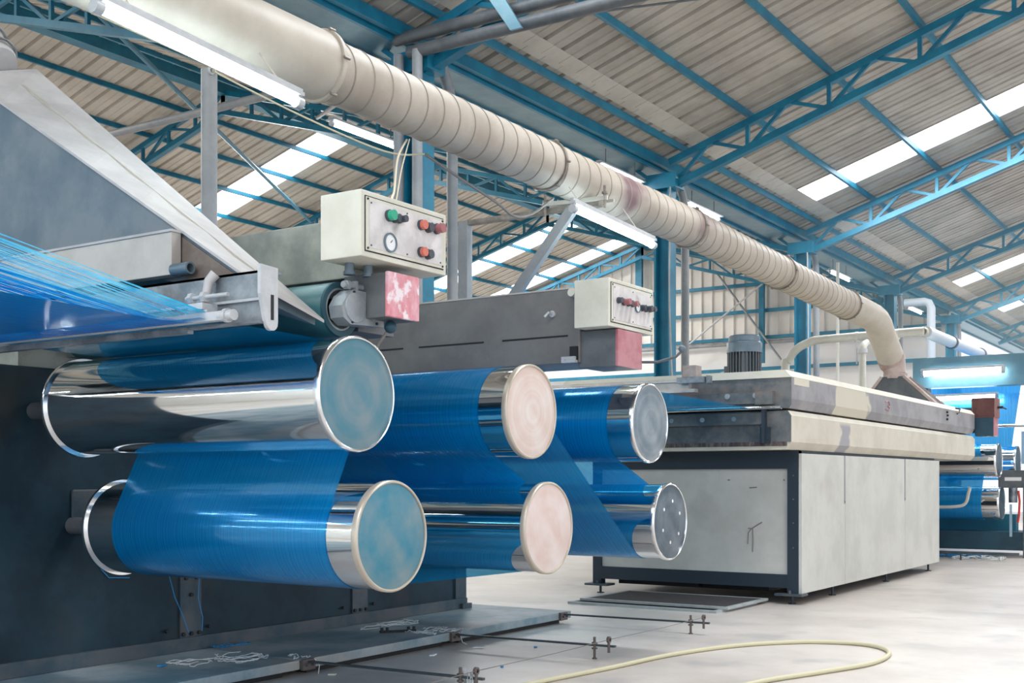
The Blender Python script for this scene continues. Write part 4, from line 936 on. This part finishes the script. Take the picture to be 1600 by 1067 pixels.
# cream pipework behind the oven
t = thing('steam_pipe', (-6.05, 16.5, 0), 'cream insulated pipe looping over the far end of the oven', 'pipe')
P = [(-6.28, 17.0, 0), (-6.28, 17.0, 2.65), (-6.23, 17.0, 2.88), (-6.10, 17.0, 3.05), (-5.90, 17.0, 3.14), (-5.68, 17.0, 3.17), (-4.38, 17.0, 3.19), (-4.29, 17.03, 3.19), (-4.25, 17.12, 3.19)]
MB().tube(smooth(P, 3), .062, 16).build('pipe_run', 'pipe_cream', t)
for x in (-5.2, -4.62): b = MB(); b.cyl((x-.02, 17, 3.17), (x+.02, 17, 3.17), .078, 16); b.build('pipe_joint', 'pipe_cream', t)
b = MB(); b.cyl((-4.25, 17.08, 3.19), (-4.25, 24, 3.19), .085, 16); b.build('lagged_pipe', 'pipe_white', t)
for y in (18.6, 20.6, 23): b = MB(); b.cyl((-4.25, y-.03, 3.19), (-4.25, y+.03, 3.19), .105, 16); b.build('pipe_band', 'steel_dark', t)
t = thing('riser_pipe', (-4.98, 16.6, 2.05), 'short cream riser pipe from the oven lid up to the looping pipe', 'pipe')
b = MB(); b.tube([(-5.03, 16.7, 2.05), (-5.03, 16.7, 2.92), (-5.03, 16.78, 3.03), (-5.03, 16.95, 3.08)], .05, 14); b.build('pipe_run', 'pipe_cream', t)
b = MB(); b.cyl((-5.03, 16.7, 2.9), (-5.03, 16.7, 2.96), .07, 14); b.cyl((-5.11, 16.7, 2.75), (-5.11, 16.7, 3.1), .012, 8); b.build('valve', 'white_metal', t)
b = MB(); b.cyl((-6.9, 21.4, 0), (-6.9, 21.4, 5.1), .03, 10)
tag(b.build('conduit_pipe', 'pipe_cream'), 'thin vertical conduit between the third column and the riser pipe', 'pipe')
t = thing('vent_pipe', (-5.38, 22, 3.19), 'white bent vent pipe rising above the far machine', 'pipe')
b = MB(); b.tube([(-5.38, 22, 0), (-5.38, 22, 4.22), (-5.42, 22, 4.31), (-5.5, 22, 4.34), (-5.85, 22, 4.34)], .075, 16); b.build('pipe_run', 'pipe_white', t)

# floor mats
for i, (dx_, dy_, z, s) in enumerate([(.0, -.10, .0, 'lower'), (.05, .03, .022, 'upper')]):
    t = thing('floor_mat', (-4.6, 9.65, z), 'dark ribbed floor mat with a grey rim before the oven, %s of two' % s, 'mat', 'stacked mats before the oven')
    b = MB(); x0, x1, y0, y1 = -5.35+dx_, -3.93+dx_, 9.14+dy_, 10.05+dy_
    b.box(x0, x1, y0, y0+.04, z, z+.02); b.box(x0, x1, y1-.04, y1, z, z+.02); b.box(x0, x0+.04, y0+.04, y1-.04, z, z+.02); b.box(x1-.04, x1, y0+.04, y1-.04, z, z+.02); b.build('rim', 'mat_rim', t)
    b = MB(); b.box(x0+.04, x1-.04, y0+.04, y1-.04, z, z+.014)
    if i:
        for k_ in range(44): xx = x0+.06+k_*(x1-x0-.12)/43; b.box(xx-.006, xx+.006, y0+.05, y1-.05, z+.014, z+.019)
        for k_ in range(28): yy = y0+.06+k_*(y1-y0-.12)/27; b.box(x0+.05, x1-.05, yy-.006, yy+.006, z+.014, z+.0185)
    b.build('rubber_grid', 'mat_dark', t)

# ------------------------------------------------------------------ CABLES
def cable(pts, r, m, label, n=6): b = MB(); b.tube(smooth(pts, n), r, 8); return tag(b.build('cable', m), label, 'cable')
cable([(-4.3, 5.42, 3.09), (-4.15, 5.15, 2.9), (-3.85, 4.75, 2.6), (-3.5, 4.3, 2.42), (-3.32, 4.06, 2.30)], .006, 'cable_cream', 'cream cable hanging from the duct down to the near control box')
cable([(-4.28, 5.42, 3.09), (-4.1, 5.12, 2.82), (-3.8, 4.7, 2.52), (-3.5, 4.3, 2.40), (-3.33, 4.10, 2.305)], .004, 'cable_cream', 'thin second cable beside the cream one above the near control box')
cable([(-4.42, 5.75, 3.10), (-4.4, 6.1, 3.02), (-4.4, 6.5, 2.95), (-4.4, 6.72, 2.90), (-4.4, 6.95, 2.96), (-4.35, 7.15, 3.10)], .009, 'cable_grey', 'dark cable sagging under the middle of the duct')
cable([(-5.53, 5.06, 3.62), (-4.9, 4.4, 3.36), (-4.5, 3.2, 3.22), (-4.1, 3.0, 3.06)], .006, 'cable_cream', 'cream wire from the top of the grey pole up to the tube light')
cable([(-5.53, 5.06, 3.62), (-5.2, 5.5, 3.40), (-4.7, 5.7, 3.15), (-4.42, 5.75, 3.10)], .006, 'cable_cream', 'cream wire from the top of the grey pole right to the duct')
cable([(-6.85, 14.25, 5.0), (-6.86, 14.24, 3.6), (-6.84, 14.26, 2.7), (-6.8, 14.2, 2.2), (-6.95, 14.22, 1.9)], .012, 'hood_light', 'pale cable running down the second blue column')
cable([(-6.86, 19.64, 5.0), (-6.85, 19.66, 3.6), (-6.86, 19.65, 2.0)], .012, 'hood_light', 'pale cable running down the third blue column')

# ------------------------------------------------------------------ FAR MACHINE, RIGHT EDGE
FX = -3.36
fm = thing('far_machine_frame', (-5.5, 18, 0), 'dark blue frame of the second machine behind the oven', 'machine frame')
b = MB(); b.box(-6.6, -5.45, 17.2, 22.5, .05, 1.7); b.build('side_panel', 'bg_dark', fm)
b = MB(); b.box(-5.45, -3.1, 17.9, 18.7, .10, .36); b.build('base_plinth', 'bg_dark', fm)
b = MB(); b.box(-5.45, -3.3, 18.4, 18.6, .36, .60); b.build('lower_beam', 'bg_teal', fm)
b = MB(); b.box(-4.72, -1.2, 18.2, 18.45, 2.48, 2.93); b.build('top_beam', 'gutter_metal', fm)
b = MB(); b.box(-4.70, -4.55, 18.4, 18.6, .3, 2.7); b.build('beam_post', 'bg_dark', fm)
b = MB(); b.box(-1.4, -1.25, 18.4, 18.6, 0, 2.7); b.build('beam_post', 'bg_dark', fm)
FR = [((17.55, 1.37), 'upper chrome roller of the far machine, just past the oven end'), ((17.75, .775), 'lower chrome roller of the far machine, wrapped in blue tape'), ((18.95, 1.37), 'rear upper roller of the far machine behind the blue sheet')]
for yz, lb in FR: roller(None, lb, 'cap_dark', 'chrome_rim', yz=yz, xc=FX, x0=-5.1, group='rollers of the far machine')
pth = belt([(*FR[0][0], -1), (*FR[1][0], 1)], (17.0, 1.6), (18.95, .75), RB+.004)
b = sheet(pth, -4.95, -3.6); tag(b.build('tape_sheet', 'web_bg', fix=False), 'blue tape sheet wrapped round the far machine rollers', 'yarn sheet')
b = sheet([(19.3, 1.1), (19.32, 1.8), (19.35, 2.55)], lambda i: -5.3, lambda i: [-3.58, -3.50, -3.40][i]); tag(b.build('tape_sheet', 'web_bg', fix=False), 'tall bright blue sheet of tapes hanging behind the brown box', 'yarn sheet')
b = sheet([(18.9, 2.40), (22.5, 2.62)], -5.3, -3.3); tag(b.build('tape_sheet', 'web_bg', fix=False), 'flat blue sheet of tapes running away under the upper far lamp', 'yarn sheet')
t = thing('far_control_box', (-3.4, 17.1, 1.9), 'brown control box at the end of the far machine beam', 'control box')
b = MB(); b.box(-3.62, -3.32, 17.0, 17.35, 1.955, 2.225, .005); b.build('box_shell', 'brown_box', t)
b = MB(); b.cyl((-3.32, 17.2, 2.10), (-3.25, 17.2, 2.10), .02, 10); b.bar((-3.26, 17.2, 2.10), (-3.24, 17.36, 2.08), .015); b.build('knob', 'bolt', t)
b = MB(); b.box(-3.58, -3.34, 17.02, 17.3, 1.70, 1.955); b.build('end_block', 'bg_dark', t)
b = MB(); b.box(-3.34, -3.33, 17.02, 17.3, 1.70, 1.955); b.build('red_end_plate', 'red_plate_plain', t)
b = MB(); b.box(-6.3, -3.6, 17.1, 17.3, 1.75, 2.1); b.build('beam', 'bg_dark', t)
t = thing('winder_stand', (-3.2, 17.9, 0), 'small dark winder stand with a pale label at the right edge', 'machine')
b = MB(); b.box(-3.11, -3.05, 17.85, 17.95, 0, 1.24); b.build('post', 'frame_trim', t)
b = MB(); b.box(-3.43, -3.05, 17.8, 18.0, .99, 1.24, .005); b.build('motor_case', 'steel_dark', t)
b = MB(); b.box(-3.34, -3.12, 17.79, 17.802, 1.09, 1.14); b.build('pale_label', 'paper_white', t)
b = MB(); b.cyl((-3.24, 17.85, .99), (-3.24, 17.85, .78), .06, 16); b.build('cylinder', 'galvanised', t)
b = MB(); b.bar((-3.26, 17.8, .76), (-3.26, 17.8, .30), .03); b.build('strut', 'bg_light', t)
b = MB(); b.tube([(-3.16, 17.8, .95), (-3.14, 17.78, .8), (-3.15, 17.78, .6), (-3.17, 17.8, .5)], .016, 8); b.build('red_hose', 'red_cloth', t)
b = MB(); b.box(-3.2, -2.2, 20.0, 20.4, .2, 2.42, .01); tag(b.build('far_cabinet', 'bg_teal'), 'dark teal cabinet at the right edge beyond the blue sheet', 'cabinet')
b = MB(); b.box(-3.42, -2.3, 19.5, 19.6, 1.35, 1.85); tag(b.build('pale_panel', 'bg_light'), 'pale blue panel at the right edge behind the brown box', 'panel')
b = MB(); b.cyl((-3.5, 17.6, 1.86), (-2.2, 17.6, 1.86), .022, 12); tag(b.build('far_rod', 'chrome_rim'), 'bright silver rod sticking out right of the brown box', 'rod')
b = MB(); b.tube(smooth([(-4.2, 17.1, .72), (-3.85, 17.1, .73), (-3.72, 17.1, .78), (-3.68, 17.1, .92), (-3.66, 17.1, 1.0)], 4), .022, 10)
tag(b.build('bent_pipe', 'pipe_cream'), 'cream pipe bent upward before the lower far roller', 'pipe')
tangle(-4.0, 17.6, .0, .45, .35, 16, 'blue and white yarn waste on the floor by the far machine', 'thread_blue', .008, 31, .05)
tangle(-3.7, 17.3, .0, .45, .30, 10, 'pale yarn waste on the floor by the far machine', 'thread_white', .007, 32, .04)
b = MB(); b.bar((-5.4, 16.95, .10), (-3.0, 16.95, .10), .04); b.cyl((-3.75, 16.95, 0), (-3.75, 16.95, .12), .012, 8); b.cyl((-4.9, 16.95, 0), (-4.9, 16.95, .12), .012, 8)
tag(b.build('side_rod', 'frame_trim'), 'low dark rod on short legs before the far machine', 'rod')

# faint bluish haze in the far half of the hall
hz_m = bpy.data.materials.new('haze'); hz_m.use_nodes = True; nt = hz_m.node_tree; nt.nodes.clear()
vo = nt.nodes.new('ShaderNodeVolumeScatter'); vo.inputs['Color'].default_value = (.62, .90, 1, 1); vo.inputs['Density'].default_value = .012
ou = nt.nodes.new('ShaderNodeOutputMaterial'); nt.links.new(vo.outputs[0], ou.inputs['Volume'])
b = MB(); b.box(-7.0, 10, 17.0, 43, .02, 5.2); o = b.build('haze', hz_m); o['kind'] = 'structure'; o['label'] = 'thin bluish haze in the far end of the near hall'
